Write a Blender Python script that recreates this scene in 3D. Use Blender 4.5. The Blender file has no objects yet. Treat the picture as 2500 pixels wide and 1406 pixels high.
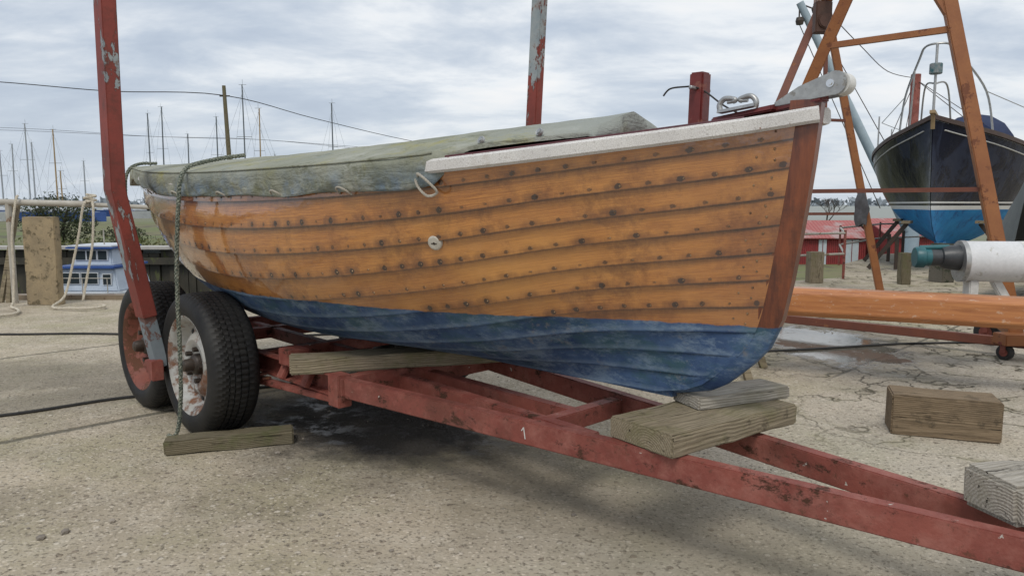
import bpy, bmesh, math, random
from mathutils import Vector, Matrix, noise
random.seed(7)
D=bpy.data; scene=bpy.context.scene; COL=scene.collection
# ------------------------------------------------------------------ helpers
def V(*a): return Vector(a)
class NT:
    def __init__(s,name):
        s.m=D.materials.new(name); s.m.use_nodes=True; s.t=s.m.node_tree
        s.b=s.t.nodes['Principled BSDF']; s._c=None
    def n(s,typ,ins={},**p):
        nd=s.t.nodes.new(typ)
        for k,v in p.items(): setattr(nd,k,v)
        for k,v in ins.items(): s.put(nd.inputs[k],v)
        return nd
    def put(s,sock,v):
        if isinstance(v,bpy.types.NodeSocket): s.t.links.new(v,sock)
        else:
            if isinstance(v,(tuple,list)) and len(v)==3 and sock.type=='RGBA': v=(*v,1)
            sock.default_value=v
    def obj(s): return s.n('ShaderNodeTexCoord').outputs['Object']
    def uv(s): return s.n('ShaderNodeTexCoord').outputs['UV']
    def map(s,vec,scale=(1,1,1),loc=(0,0,0),rot=(0,0,0)):
        return s.n('ShaderNodeMapping',{'Vector':vec,'Scale':scale,'Location':loc,'Rotation':rot}).outputs[0]
    def noise(s,vec,scale=5,detail=5,rough=.6,dist=0):
        return s.n('ShaderNodeTexNoise',{'Vector':vec,'Scale':scale,'Detail':detail,'Roughness':rough,'Distortion':dist}).outputs[0]
    def vor(s,vec,scale,feature='F1',out=0,rnd=1):
        return s.n('ShaderNodeTexVoronoi',{'Vector':vec,'Scale':scale,'Randomness':rnd},feature=feature).outputs[out]
    def math(s,op,a,b=0,c=0,clamp=False):
        nd=s.n('ShaderNodeMath',operation=op,use_clamp=clamp); s.put(nd.inputs[0],a); s.put(nd.inputs[1],b); s.put(nd.inputs[2],c); return nd.outputs[0]
    def mr(s,v,a,b,c=0,d=1,smooth=False):
        nd=s.n('ShaderNodeMapRange',{'Value':v,1:a,2:b,3:c,4:d}); 
        if smooth: nd.interpolation_type='SMOOTHSTEP'
        return nd.outputs[0]
    def mix(s,f,a,b,mode='MIX'):
        nd=s.n('ShaderNodeMix',data_type='RGBA',blend_type=mode); s.put(nd.inputs[0],f); s.put(nd.inputs[6],a); s.put(nd.inputs[7],b); return nd.outputs[2]
    def sep(s,vec): return s.n('ShaderNodeSeparateXYZ',{0:vec}).outputs
    def comb(s,x,y,z=0): return s.n('ShaderNodeCombineXYZ',{0:x,1:y,2:z}).outputs[0]
    def bump(s,h,strength=.3,dist=.01,normal=None):
        nd=s.n('ShaderNodeBump',{'Height':h,'Strength':strength,'Distance':dist})
        if normal is not None: s.put(nd.inputs['Normal'],normal)
        return nd.outputs[0]
    def out(s,color=None,rough=None,normal=None,**k):
        if color is not None: s.put(s.b.inputs['Base Color'],color)
        if rough is not None: s.put(s.b.inputs['Roughness'],rough)
        if normal is not None: s.put(s.b.inputs['Normal'],normal)
        for a,v in k.items(): s.put(s.b.inputs[a.replace('_',' ')],v)
        return s.m
def weather(name,c1,c2,c3=None,s=4,thr=.58,rough=.6,metal=0,bs=.25,bscale=60,stretch=(1,1,1),edge=.03,spec=.5,s2=None,rough2=None):
    t=NT(name); o=t.map(t.obj(),stretch)
    c=t.mix(t.mr(t.noise(o,s,6,.65),.35,.65),c1,c2)
    r=rough
    if c3:
        m=t.mr(t.noise(t.map(o,(1,1,1),(7,3,1)),s2 or s*1.6,9,.68),thr,thr+edge)
        c=t.mix(m,c,c3); 
        r=t.mr(m,0,1,rough,rough2 if rough2 is not None else min(1,rough+.25))
    g=t.noise(o,bscale,4,.6)
    c=t.mix(t.mr(g,.3,.7,.0,.35),c,(c1[0]*.6,c1[1]*.6,c1[2]*.6))
    h=g
    if c3: h=t.math('ADD',g,t.math('MULTIPLY',m,-1.2))
    return t.out(c,r,t.bump(h,bs,.004),Metallic=metal,Specular_IOR_Level=spec)
class MB:
    def __init__(s): s.v=[]; s.f=[]
    def add(s,v,f):
        o=len(s.v); s.v+= [tuple(x) for x in v]; s.f+=[tuple(i+o for i in q) for q in f]; return s
    def box(s,p0,p1):
        x0,y0,z0=p0;x1,y1,z1=p1
        return s.add([(x0,y0,z0),(x1,y0,z0),(x1,y1,z0),(x0,y1,z0),(x0,y0,z1),(x1,y0,z1),(x1,y1,z1),(x0,y1,z1)],
            [(3,2,1,0),(4,5,6,7),(0,1,5,4),(1,2,6,5),(2,3,7,6),(3,0,4,7)])
    def sweep(s,path,prof,up=(0,0,1),caps=True):
        path=[Vector(p) for p in path]; up=Vector(up); n=len(prof); vs=[];fs=[]
        for i,p in enumerate(path):
            t=(path[min(i+1,len(path)-1)]-path[max(i-1,0)]).normalized()
            sd=t.cross(up).normalized(); u=sd.cross(t)
            for a,b in prof: vs.append(p+sd*a+u*b)
        for i in range(len(path)-1):
            for j in range(n):
                k=(j+1)%n; fs.append((i*n+j,i*n+k,(i+1)*n+k,(i+1)*n+j))
        if caps: fs.append(tuple(range(n))[::-1]); fs.append(tuple((len(path)-1)*n+j for j in range(n)))
        return s.add(vs,fs)
    def beam(s,p0,p1,w,h,up=(0,0,1)):
        w/=2;h/=2; return s.sweep([p0,p1],[(-w,-h),(w,-h),(w,h),(-w,h)],up)
    def tube(s,path,r,n=8,caps=True):
        path=[Vector(p) for p in path]; vs=[];fs=[]; pn=None
        for i,p in enumerate(path):
            t=(path[min(i+1,len(path)-1)]-path[max(i-1,0)])
            t=t.normalized() if t.length>1e-9 else V(0,0,1)
            if pn is None:
                a=V(0,0,1) if abs(t.z)<.9 else V(1,0,0); nn=t.cross(a).normalized()
            else:
                nn=(pn-t*pn.dot(t)).normalized()
            pn=nn; b=t.cross(nn); rr=r[i] if isinstance(r,(list,tuple)) else r
            for j in range(n):
                a=2*math.pi*j/n; vs.append(p+(nn*math.cos(a)+b*math.sin(a))*rr)
        for i in range(len(path)-1):
            for j in range(n):
                k=(j+1)%n; fs.append((i*n+j,i*n+k,(i+1)*n+k,(i+1)*n+j))
        if caps: fs.append(tuple(range(n))[::-1]); fs.append(tuple((len(path)-1)*n+j for j in range(n)))
        return s.add(vs,fs)
    def lathe(s,prof,seg=48,M=None,cut=None):
        n=len(prof); vs=[];fs=[]
        for i in range(seg):
            a=2*math.pi*i/seg
            for j,(r,z) in enumerate(prof):
                rr=r
                if cut and cut(i,j): rr=r-.005
                p=V(rr*math.cos(a),rr*math.sin(a),z); vs.append(M@p if M else p)
        for i in range(seg):
            k=(i+1)%seg
            for j in range(n-1): fs.append((i*n+j,k*n+j,k*n+j+1,i*n+j+1))
        return s.add(vs,fs)
    def obj(s,name,mat,parent=None,smooth=False,bevel=0,loc=None,ang=35,fixn=True):
        me=D.meshes.new(name); 
        me.from_pydata(s.v,[],s.f)
        if bevel or fixn:
            bm=bmesh.new(); bm.from_mesh(me)
            if fixn: bmesh.ops.recalc_face_normals(bm,faces=bm.faces)
            if bevel:
                es=[e for e in bm.edges if len(e.link_faces)==2 and e.calc_face_angle(0)>.6]
                bmesh.ops.bevel(bm,geom=es,offset=bevel,segments=2,affect='EDGES',clamp_overlap=True)
            bm.to_mesh(me); bm.free()
        if smooth:
            me.shade_smooth()
            me.set_sharp_from_angle(angle=math.radians(ang))
        me.materials.append(mat)
        ob=D.objects.new(name,me); COL.objects.link(ob)
        if parent is not None: attach(ob,parent)
        return ob
def attach(ob,parent):
    ob.parent=parent
    ob.matrix_parent_inverse=Matrix.Translation(parent['_p']).inverted() if '_p' in parent else Matrix()
def thing(name,label,cat,loc,group=None):
    e=D.objects.new(name,None); e.empty_display_size=.2; e.location=loc; COL.objects.link(e)
    e['_p']=list(loc); e['label']=label; e['category']=cat
    if group: e['group']=group
    return e
def tag(ob,label=None,cat=None,group=None,kind=None):
    if label: ob['label']=label
    if cat: ob['category']=cat
    if group: ob['group']=group
    if kind: ob['kind']=kind
    return ob
def cr(pts,per=8):
    P=[Vector(p) for p in pts]; out=[]
    for i in range(len(P)-1):
        a=P[max(i-1,0)];b=P[i];c=P[i+1];d=P[min(i+2,len(P)-1)]
        for k in range(per):
            t=k/per
            out.append(.5*((2*b)+(c-a)*t+(2*a-5*b+4*c-d)*t*t+(3*b-a-3*c+d)*t**3))
    out.append(P[-1]); return out
def resample(path,step):
    out=[path[0].copy()]; acc=0
    for a,b in zip(path,path[1:]):
        L=(b-a).length
        if L<1e-9: continue
        pos=step-acc
        while pos<=L:
            out.append(a+(b-a)*(pos/L)); pos+=step
        acc=(acc+L)%step
    out.append(path[-1]); return out
def rope(mb,pts,r,step=None,turn=6.0,n=5,per=10):
    path=resample(cr(pts,per),step or r*.9)
    pn=None; fr=[]
    for i,p in enumerate(path):
        t=(path[min(i+1,len(path)-1)]-path[max(i-1,0)]); t=t.normalized() if t.length>1e-9 else V(0,0,1)
        if pn is None: nn=t.cross(V(0,0,1) if abs(t.z)<.9 else V(1,0,0)).normalized()
        else: nn=(pn-t*pn.dot(t)).normalized()
        pn=nn; fr.append((p,nn,t.cross(nn)))
    for k in range(3):
        ps=[]
        for i,(p,a,b) in enumerate(fr):
            an=2*math.pi*(k/3)+ i*(step or r*.9)/(r*turn)*2*math.pi
            ps.append(p+(a*math.cos(an)+b*math.sin(an))*r*.48)
        mb.tube(ps,r*.58,n)
    return mb
def lerp(a,b,t): return a+(b-a)*t
def curve(tab):
    xs=[a for a,b in tab]; ys=[b for a,b in tab]; n=len(xs)
    m=[]
    for i in range(n):
        if i==0: m.append((ys[1]-ys[0])/(xs[1]-xs[0]))
        elif i==n-1: m.append((ys[-1]-ys[-2])/(xs[-1]-xs[-2]))
        else: m.append((ys[i+1]-ys[i-1])/(xs[i+1]-xs[i-1]))
    def f(x):
        x=min(max(x,xs[0]),xs[-1])
        for i in range(n-1):
            if x<=xs[i+1]: break
        h=xs[i+1]-xs[i]; t=(x-xs[i])/h
        return (2*t**3-3*t*t+1)*ys[i]+(t**3-2*t*t+t)*h*m[i]+(-2*t**3+3*t*t)*ys[i+1]+(t**3-t*t)*h*m[i+1]
    return f
# ------------------------------------------------------------------ camera / world / sun
cam=D.cameras.new('Camera'); cam.lens=25.99; cam.sensor_width=36; cam.clip_end=5000; cam.clip_start=.05
co=D.objects.new('Camera',cam); COL.objects.link(co); co.location=(0,0,1); co.rotation_euler=(math.radians(90-6.42),0,0); scene.camera=co
w=D.worlds.new('World'); scene.world=w; w.use_nodes=True; t=w.node_tree; t.nodes.clear()
def wn(typ,ins={},**p):
    nd=t.nodes.new(typ)
    for k,v in p.items(): setattr(nd,k,v)
    for k,v in ins.items():
        if isinstance(v,bpy.types.NodeSocket): t.links.new(v,nd.inputs[k])
        else: nd.inputs[k].default_value=v
    return nd
sky=wn('ShaderNodeTexSky',sky_type='NISHITA',sun_disc=False,dust_density=3)
bg1=wn('ShaderNodeBackground',{'Color':sky.outputs[0],'Strength':.10})
g=wn('ShaderNodeTexCoord').outputs['Generated']
sp=wn('ShaderNodeSeparateXYZ',{0:g}).outputs
zz=wn('ShaderNodeMath',{0:sp[2],1:.0},operation='MAXIMUM').outputs[0]
za=wn('ShaderNodeMath',{0:zz,1:.17},operation='ADD').outputs[0]
dx=wn('ShaderNodeMath',{0:sp[0],1:za},operation='DIVIDE').outputs[0]
dy=wn('ShaderNodeMath',{0:sp[1],1:za},operation='DIVIDE').outputs[0]
cv=wn('ShaderNodeCombineXYZ',{0:dx,1:dy}).outputs[0]
mp=wn('ShaderNodeMapping',{'Vector':cv,'Scale':(.9,1.25,1),'Rotation':(0,0,.45),'Location':(2.3,.7,0)}).outputs[0]
n1=wn('ShaderNodeTexNoise',{'Vector':mp,'Scale':1.35,'Detail':10,'Roughness':.58,'Distortion':.25}).outputs[0]
n2=wn('ShaderNodeTexNoise',{'Vector':mp,'Scale':.38,'Detail':3,'Roughness':.5}).outputs[0]
sx=wn('ShaderNodeMath',{0:sp[0],1:.11},operation='MULTIPLY').outputs[0]
a1=wn('ShaderNodeMath',{0:n2,1:.45,2:sx},operation='MULTIPLY_ADD').outputs[0]
a2=wn('ShaderNodeMath',{0:n1,1:.85,2:a1},operation='MULTIPLY_ADD').outputs[0]
rp=wn('ShaderNodeValToRGB',{0:a2}); r=rp.color_ramp
r.elements[0].position=.47; r.elements[0].color=(.49,.565,.68,1)
r.elements[1].position=.79; r.elements[1].color=(1.0,1.0,1.0,1)
for p,c in ((.56,(.57,.645,.75,1)),(.62,(.67,.735,.82,1)),(.67,(.79,.84,.90,1)),(.71,(.90,.935,.97,1))):
    e=r.elements.new(p); e.color=c
hz=wn('ShaderNodeMapRange',{'Value':sp[2],1:0.0,2:.16,3:.75,4:0}).outputs[0]
mx=wn('ShaderNodeMix',data_type='RGBA'); t.links.new(hz,mx.inputs[0]); t.links.new(rp.outputs[0],mx.inputs[6]); mx.inputs[7].default_value=(.66,.73,.81,1)
bg2=wn('ShaderNodeBackground',{'Color':mx.outputs[2],'Strength':1.0})
ms=wn('ShaderNodeMixShader',{0:.9,1:bg1.outputs[0],2:bg2.outputs[0]})
wo=wn('ShaderNodeOutputWorld',{0:ms.outputs[0]})
sl=D.lights.new('Sun','SUN'); sl.energy=1.5; sl.angle=math.radians(18); sl.color=(1,.95,.87)
so=D.objects.new('Sun',sl); COL.objects.link(so)
az=math.radians(198); el=math.radians(54)
d=V(math.cos(el)*math.sin(az),math.cos(el)*math.cos(az),math.sin(el))
so.rotation_euler=d.to_track_quat('Z','Y').to_euler()
sky.sun_elevation=el; sky.sun_rotation=az
scene.view_settings.view_transform='Standard'; scene.view_settings.look='None'; scene.view_settings.exposure=0
# ------------------------------------------------------------------ materials
def trailer_paint():
    t=NT('faded_red_primer_steel'); o=t.obj()
    c=t.mix(t.mr(t.noise(o,4,7,.65),.35,.65),(.265,.080,.060),(.175,.048,.038))
    c=t.mix(t.mr(t.noise(t.map(o,(1,1,1),(4,4,1)),9,8,.74),.47,.64,0,.55),c,(.35,.15,.12))
    c=t.mix(t.mr(t.noise(t.map(o,(1,1,1),(2,4,7)),3,8,.74),.50,.66,0,.65),c,(.11,.042,.030))
    m=t.mr(t.noise(t.map(o,(1,1,1.6),(7,3,1)),8,9,.78),.565,.615); c=t.mix(m,c,(.070,.032,.020))
    m2=t.mr(t.noise(t.map(o,(1,1,1),(1,3,5)),30,8,.8),.57,.65,0,.8); c=t.mix(m2,c,(.095,.042,.025))
    m3=t.mr(t.noise(t.map(o,(1,1,1),(9,3,5)),34,5,.6),.70,.72); c=t.mix(m3,c,(.45,.42,.38))
    g=t.noise(o,70,4,.6); h=t.math('SUBTRACT',g,t.math('MULTIPLY',m,1.2))
    return t.out(c,t.mr(m,0,1,.6,.9),t.bump(h,.5,.004),Specular_IOR_Level=.3)
M_red=trailer_paint()
def post_paint():
    t=NT('flaking_red_paint'); o=t.obj(); z=t.sep(o)[2]
    c=t.mix(t.mr(t.noise(o,3,7,.65),.35,.65),(.25,.052,.038),(.155,.036,.028))
    c=t.mix(t.mr(t.noise(t.map(o,(1,1,1),(2,4,7)),11,8,.75),.50,.64,0,.65),c,(.10,.035,.025))
    nn=t.noise(t.map(o,(1.2,1.2,.5),(7,3,1.3)),5.2,10,.66,.3)
    nn=t.math('ADD',nn,t.mr(z,1.25,1.6,-.03,.055))
    m=t.mr(nn,.535,.545); rim=t.mr(nn,.515,.535)
    c=t.mix(t.math('MULTIPLY',rim,.8),c,(.09,.03,.02))
    g1=t.mix(t.mr(t.noise(o,9,6,.7),.4,.65),(.22,.26,.28),(.32,.34,.34)); g1=t.mix(t.mr(t.noise(o,14,7,.75),.54,.62,0,.8),g1,(.16,.07,.04))
    c=t.mix(m,c,g1)
    return t.out(c,.6,t.bump(t.math('SUBTRACT',t.noise(o,60,4),t.math('MULTIPLY',m,1.5)),.35,.003),Specular_IOR_Level=.35)
M_redpost=post_paint()
M_greysteel=weather('grey_primer_steel',(.20,.235,.26),(.15,.18,.20),(.13,.055,.038),s=6,thr=.54)
M_orange=weather('ochre_steel',(.34,.135,.045),(.25,.09,.033),(.15,.05,.025),s=5,thr=.58,rough=.5)
M_rustb=weather('rusty_brown_steel',(.19,.062,.035),(.13,.045,.03),(.26,.11,.05),s=6,thr=.62)
M_alu=weather('cast_aluminium',(.46,.47,.46),(.36,.36,.36),(.30,.29,.27),s=30,rough=.42,metal=.7,bs=.12,thr=.58)
M_chrome=NT('polished_metal').out((.7,.7,.7),.2,Metallic=1)
M_whitepl=weather('white_plastic',(.66,.66,.63),(.55,.55,.53),s=20,rough=.4,bs=.05)
M_black=weather('black_rubber',(.022,.022,.022),(.035,.034,.032),s=20,rough=.75,bs=.2)
M_rimw=weather('cream_rim_rust',(.46,.47,.46),(.36,.34,.30),(.17,.068,.028),s=8,thr=.485,edge=.07,rough=.6,bs=.5,s2=8)
M_rimr=weather('red_rim_rust',(.25,.07,.045),(.17,.055,.035),(.10,.042,.02),s=9,thr=.50,rough=.6,bs=.4)
M_hub=weather('greasy_hub',(.03,.026,.022),(.06,.035,.02),s=20,rough=.5,bs=.4)
def tyre_mat():
    t=NT('tyre_rubber'); o=t.obj()
    c=t.mix(t.mr(t.noise(o,6,6,.65),.4,.7),(.009,.009,.010),(.024,.023,.021))
    c=t.mix(t.mr(t.noise(o,35,4,.6),.64,.74,0,.4),c,(.09,.08,.07))
    return t.out(c,.6,t.bump(t.noise(o,160,3,.6),.25,.002),Specular_IOR_Level=.35)
M_tyre=tyre_mat()
def timber_mat(name,c1,c2,moss=(.13,.13,.05),mossy=.5):
    t=NT(name); o=t.obj(); x,y,z=t.sep(o)
    wob=t.noise(t.map(o,(1.2,9,9)),1.5,4,.6)
    yy=t.math('ADD',y,.03); zz=t.math('ADD',z,.05)
    r=t.math('SQRT',t.math('ADD',t.math('MULTIPLY',yy,yy),t.math('MULTIPLY',zz,zz)))
    r=t.math('ADD',r,t.math('MULTIPLY',wob,.022))
    s=t.math('SINE',t.math('MULTIPLY',r,900))
    fine=t.noise(t.map(o,(4,90,90)),2.2,6,.65)
    c=t.mix(t.mr(fine,.3,.7),c2,c1)
    c=t.mix(t.mr(s,-.2,1,0,.4),c,tuple(k*.5 for k in c2))
    c=t.mix(t.mr(t.noise(o,9,6,.65),.5,.68,0,mossy),c,moss)
    c=t.mix(t.mr(t.noise(t.map(o,(1,1,1),(4,4,4)),14,6,.7),.58,.66,0,.6),c,(.05,.042,.03))
    crack=t.mr(t.noise(t.map(o,(2.2,45,45)),1.6,4,.7),.62,.68)
    c=t.mix(crack,c,(.02,.016,.012))
    h=t.math('ADD',t.math('MULTIPLY',s,.25),t.math('SUBTRACT',fine,t.math('MULTIPLY',crack,2)))
    return t.out(c,.88,t.bump(h,.6,.004),Specular_IOR_Level=.2)
M_timber=timber_mat('weathered_timber',(.34,.29,.21),(.19,.155,.10))
M_timberg=timber_mat('silver_timber',(.47,.44,.39),(.26,.235,.19),mossy=.25)
M_timberd=timber_mat('dark_mossy_timber',(.22,.19,.13),(.13,.11,.07),(.11,.12,.05),.65)
def concrete():
    t=NT('weathered_concrete'); o=t.obj(); x,y,z=t.sep(o)
    big=t.noise(o,.55,6,.6); mid=t.noise(t.map(o,(1,1,1),(5,2,0)),2.3,9,.72)
    c=t.mix(t.mr(big,.35,.65),(.49,.42,.315),(.41,.355,.275))
    c=t.mix(t.mr(mid,.43,.66,0,.65),c,(.27,.235,.175))
    c=t.mix(t.mr(t.noise(t.map(o,(1,1,1),(3,6,0)),5.5,9,.76),.50,.64,0,.55),c,(.57,.515,.42))
    c=t.mix(t.mr(t.noise(t.map(o,(1,1,1),(9,9,0)),1.4,6,.6),.48,.66,0,.5),c,(.29,.275,.15))
    c=t.mix(t.mr(t.noise(t.map(o,(1,1,1),(1,8,0)),.9,8,.70),.53,.64,0,.55),c,(.21,.18,.13))
    dj=t.math('SUBTRACT',x,y)
    pale=t.mr(t.math('ADD',dj,t.math('MULTIPLY',t.noise(o,1.2,4),.8)),-2.2,-1.2)
    c=t.mix(t.math('MULTIPLY',pale,.35),c,(.46,.435,.39))
    vc=t.vor(o,85,out=1); vr=t.sep(vc)[0]; vd=t.vor(o,85)
    stone=t.math('MULTIPLY',t.mr(vr,.35,.40),t.mr(vd,.50,.38))
    sc=t.mix(t.sep(vc)[1],(.12,.10,.075),(.72,.64,.52))
    c=t.mix(t.math('MULTIPLY',stone,.62),c,sc)
    vc2=t.vor(o,34,out=1); st2=t.math('MULTIPLY',t.mr(t.sep(vc2)[0],.80,.82),t.mr(t.vor(o,34),.36,.28))
    c=t.mix(t.math('MULTIPLY',st2,.6),c,t.mix(t.sep(vc2)[2],(.15,.11,.08),(.70,.64,.54)))
    pit=t.mr(t.noise(t.map(o,(1,1,1),(2,2,2)),48,5,.7),.58,.64); c=t.mix(t.math('MULTIPLY',pit,.6),c,(.12,.10,.08))
    wv=t.n('ShaderNodeVectorMath',{0:o,1:t.n('ShaderNodeTexNoise',{'Vector':o,'Scale':2.6,'Detail':6}).outputs[1]},operation='ADD').outputs[0]
    ce=t.vor(wv,1.7,'DISTANCE_TO_EDGE')
    cm=t.math('MULTIPLY',t.mr(ce,.026,.004),t.mr(t.noise(t.map(o,(1,1,1),(2,8,0)),.5,3),.36,.48))
    cm=t.math('MULTIPLY',cm,t.math('MULTIPLY',t.mr(x,1.0,1.7),t.mr(y,2.6,3.4)))
    wob=t.math('MULTIPLY',t.math('SUBTRACT',t.noise(o,9,4),.5),.03)
    def joint(off,wd):
        return t.mr(t.math('ABSOLUTE',t.math('ADD',t.math('SUBTRACT',dj,off),wob)),wd,wd*.4)
    j=t.math('MULTIPLY',joint(-5.2,.045),t.mr(x,-1.0,-1.4)); j=t.math('MAXIMUM',j,t.math('MULTIPLY',joint(-2.36,.02),t.mr(x,1.75,2.0))); j=t.math('MAXIMUM',j,joint(-8.1,.03))
    jj=t.mr(t.math('ABSOLUTE',t.math('SUBTRACT',t.math('ADD',x,y),9.3)),.02,.008)
    j=t.math('MAXIMUM',j,jj)
    mossn=t.math('MULTIPLY',t.mr(ce,.12,.0),t.math('MULTIPLY',t.mr(x,1.0,1.7),t.mr(t.noise(o,4,6,.7),.48,.62)))
    c=t.mix(t.math('MULTIPLY',mossn,.6),c,(.16,.15,.065))
    c=t.mix(t.math('MULTIPLY',cm,.9),c,(.06,.052,.03)); c=t.mix(t.math('MULTIPLY',j,.75),c,(.085,.08,.06))
    def blob(cx,cy,rx,ry,rot=0,ns=.35):
        vx=t.math('SUBTRACT',x,cx); vy=t.math('SUBTRACT',y,cy)
        ca,sa=math.cos(rot),math.sin(rot)
        ux=t.math('DIVIDE',t.math('ADD',t.math('MULTIPLY',vx,ca),t.math('MULTIPLY',vy,sa)),rx)
        uy=t.math('DIVIDE',t.math('SUBTRACT',t.math('MULTIPLY',vy,ca),t.math('MULTIPLY',vx,sa)),ry)
        dd=t.math('SQRT',t.math('ADD',t.math('MULTIPLY',ux,ux),t.math('MULTIPLY',uy,uy)))
        return t.math('ADD',dd,t.math('MULTIPLY',t.math('SUBTRACT',t.noise(o,5,7,.7),.5),ns*3))
    b1=blob(2.3,5.25,.48,.85,-.1,.42); b2=blob(-.62,3.30,.75,.50,-.6,.38); b3=blob(-3.0,4.2,.9,.45,.1,.5); b4=blob(.45,2.35,1.4,.45,-.7,.5); b5=blob(-2.2,3.9,.8,.25,.7,.5)
    pud=t.mr(b1,.95,.75); damp=t.math('MAXIMUM',t.mr(b1,1.9,.9),t.mr(b2,1.5,.6)); oil=t.mr(b2,1.05,.6)
    c=t.mix(t.math('MULTIPLY',damp,.65),c,(.11,.10,.085))
    c=t.mix(t.math('MULTIPLY',t.math('MAXIMUM',t.mr(b3,1.3,.7),t.mr(b5,1.4,.6)),.55),c,(.15,.135,.105)); c=t.mix(t.math('MULTIPLY',t.mr(b4,1.4,.4),.5),c,(.18,.155,.105))
    c=t.mix(t.math('MULTIPLY',oil,.85),c,(.028,.026,.026)); c=t.mix(t.math('MULTIPLY',pud,.6),c,(.07,.065,.055))
    film=t.math('MULTIPLY',t.mr(b1,1.5,.9),t.mr(t.noise(o,9,5,.7),.50,.60,0,.7))
    wetm=t.math('MAXIMUM',t.math('MAXIMUM',pud,film),t.math('MULTIPLY',oil,t.mr(t.noise(o,7,5,.7),.48,.58,0,.7)))
    rough=t.mr(wetm,0,1,.92,.05)
    h=t.math('ADD',t.math('MULTIPLY',t.mr(vd,.6,.0),.5),t.noise(o,60,6,.7)); h=t.math('ADD',h,t.math('MULTIPLY',st2,.7))
    h=t.math('SUBTRACT',h,t.math('MULTIPLY',t.math('MAXIMUM',cm,j),3)); h=t.math('SUBTRACT',h,t.math('MULTIPLY',pit,.8))
    st=t.mr(wetm,0,1,.7,.03)
    nd=t.n('ShaderNodeBump',{'Height':h,'Strength':st,'Distance':.006})
    return t.out(c,rough,nd.outputs[0],Specular_IOR_Level=t.mr(wetm,0,1,.25,.55))
M_conc=concrete()
# ------------------------------------------------------------------ GROUND
yard=[(-300,-120),(300,-120),(300,40),(60,24),(11,17),(7.5,15),(5.6,12.5),(4.6,10.2),(2.5,9.1),(-2,7.95),(-300,7.7)]
mb=MB(); mb.add([(x,y,0) for x,y in yard],[tuple(range(len(yard)))])
tag(mb.obj('ground',M_conc),kind='structure')
M_quay=weather('dark_quay_concrete',(.14,.125,.10),(.08,.075,.055),(.03,.04,.02),s=2,thr=.5)
mb=MB(); ed=yard[3:]
for a,b in zip(ed,ed[1:]): mb.add([(a[0],a[1]+.0,-.01),(b[0],b[1],-.01),(b[0],b[1],-3),(a[0],a[1],-3)],[(0,1,2,3)])
tag(mb.obj('quay_wall',M_quay),'dark stained concrete quay wall dropping into creek','wall')
mb=MB(); M_cop=weather('quay_coping',(.30,.24,.17),(.2,.15,.1),(.12,.06,.035),s=4)
mb.sweep([(-40,7.62,.02),(-2.05,7.85,.02)],[(-.08,-.03),(.08,-.03),(.08,.03),(-.08,.03)])
tag(mb.obj('quay_coping',M_cop,bevel=.01),'low worn coping along the quay edge','kerb')
tw=NT('creek_water'); M_water=tw.out((.05,.06,.055),.08,tw.bump(tw.noise(tw.map(tw.obj(),(1,1,1)),6,4),.15,.02))
mb=MB(); mb.add([(-400,7.7,-2.2),(400,7.7,-2.2),(400,110,-2.2),(-400,110,-2.2)],[(0,1,2,3)]); tag(mb.obj('water',M_water),kind='structure')
def bank_mat():
    t=NT('saltmarsh_bank'); o=t.obj(); y=t.sep(o)[1]
    c=t.mix(t.mr(t.noise(o,.25,6,.65),.35,.65),(.12,.15,.05),(.17,.15,.08)); c=t.mix(t.mr(t.noise(o,.5,8,.7),.52,.62),c,(.08,.075,.05))
    # distance haze put into the bank colour: fades to pale grey farther out
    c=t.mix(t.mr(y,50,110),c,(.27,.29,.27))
    return t.out(c,.95,t.bump(t.noise(o,3,4),.5,.01))
M_bank=bank_mat()
xs=[-1600,-600,-200,-100,-60,-40,-30,-22,-16,-10,-5,0,3,6,9,12,18,26,40,80,200,600,1600]; ys=[22,23,26,30,36,45,60,90,140,300,700,2500]
def bh(x,y):
    l=-.3+.25*noise.noise(V(x*.3,y*.3,0)); rr=-2.05
    k=min(max((x-3)/6,0),1); h=lerp(l,rr,k)
    if y<30 and x>4: h=-2.6
    if y>=90: h=lerp(h,0.0,min((y-60)/100,1))
    return h
mb=MB(); vs=[(x,y,bh(x,y)) for y in ys for x in xs]; n=len(xs)
mb.add(vs,[(j*n+i,j*n+i+1,(j+1)*n+i+1,(j+1)*n+i) for j in range(len(ys)-1) for i in range(n-1)])
tag(mb.obj('terrain',M_bank,smooth=True),kind='structure')
M_pile=weather('dark_piling',(.06,.052,.035),(.03,.028,.02),(.09,.10,.04),s=4,stretch=(1,1,.3))
mb=MB(); x=-42
while x<5:
    wd=.22+random.random()*.12; yy=21.85+random.random()*.1
    mb.box((x,yy,-3),(x+wd-.02,yy+.12,-.45+random.random()*.15)); x+=wd
mb.box((-42,21.7,-.75),(5,21.83,-.55))
tag(mb.obj('piling_wall',M_pile),'dark timber piling revetment along far creek bank','wall')
mb=MB(); mb.box((-42,21.6,-.30),(-10,22.3,-.22)); tag(mb.obj('wooden_walkway',weather('pale_deck',(.5,.48,.44),(.38,.36,.33)),),'pale boarded walkway on top of piling','walkway')
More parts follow.
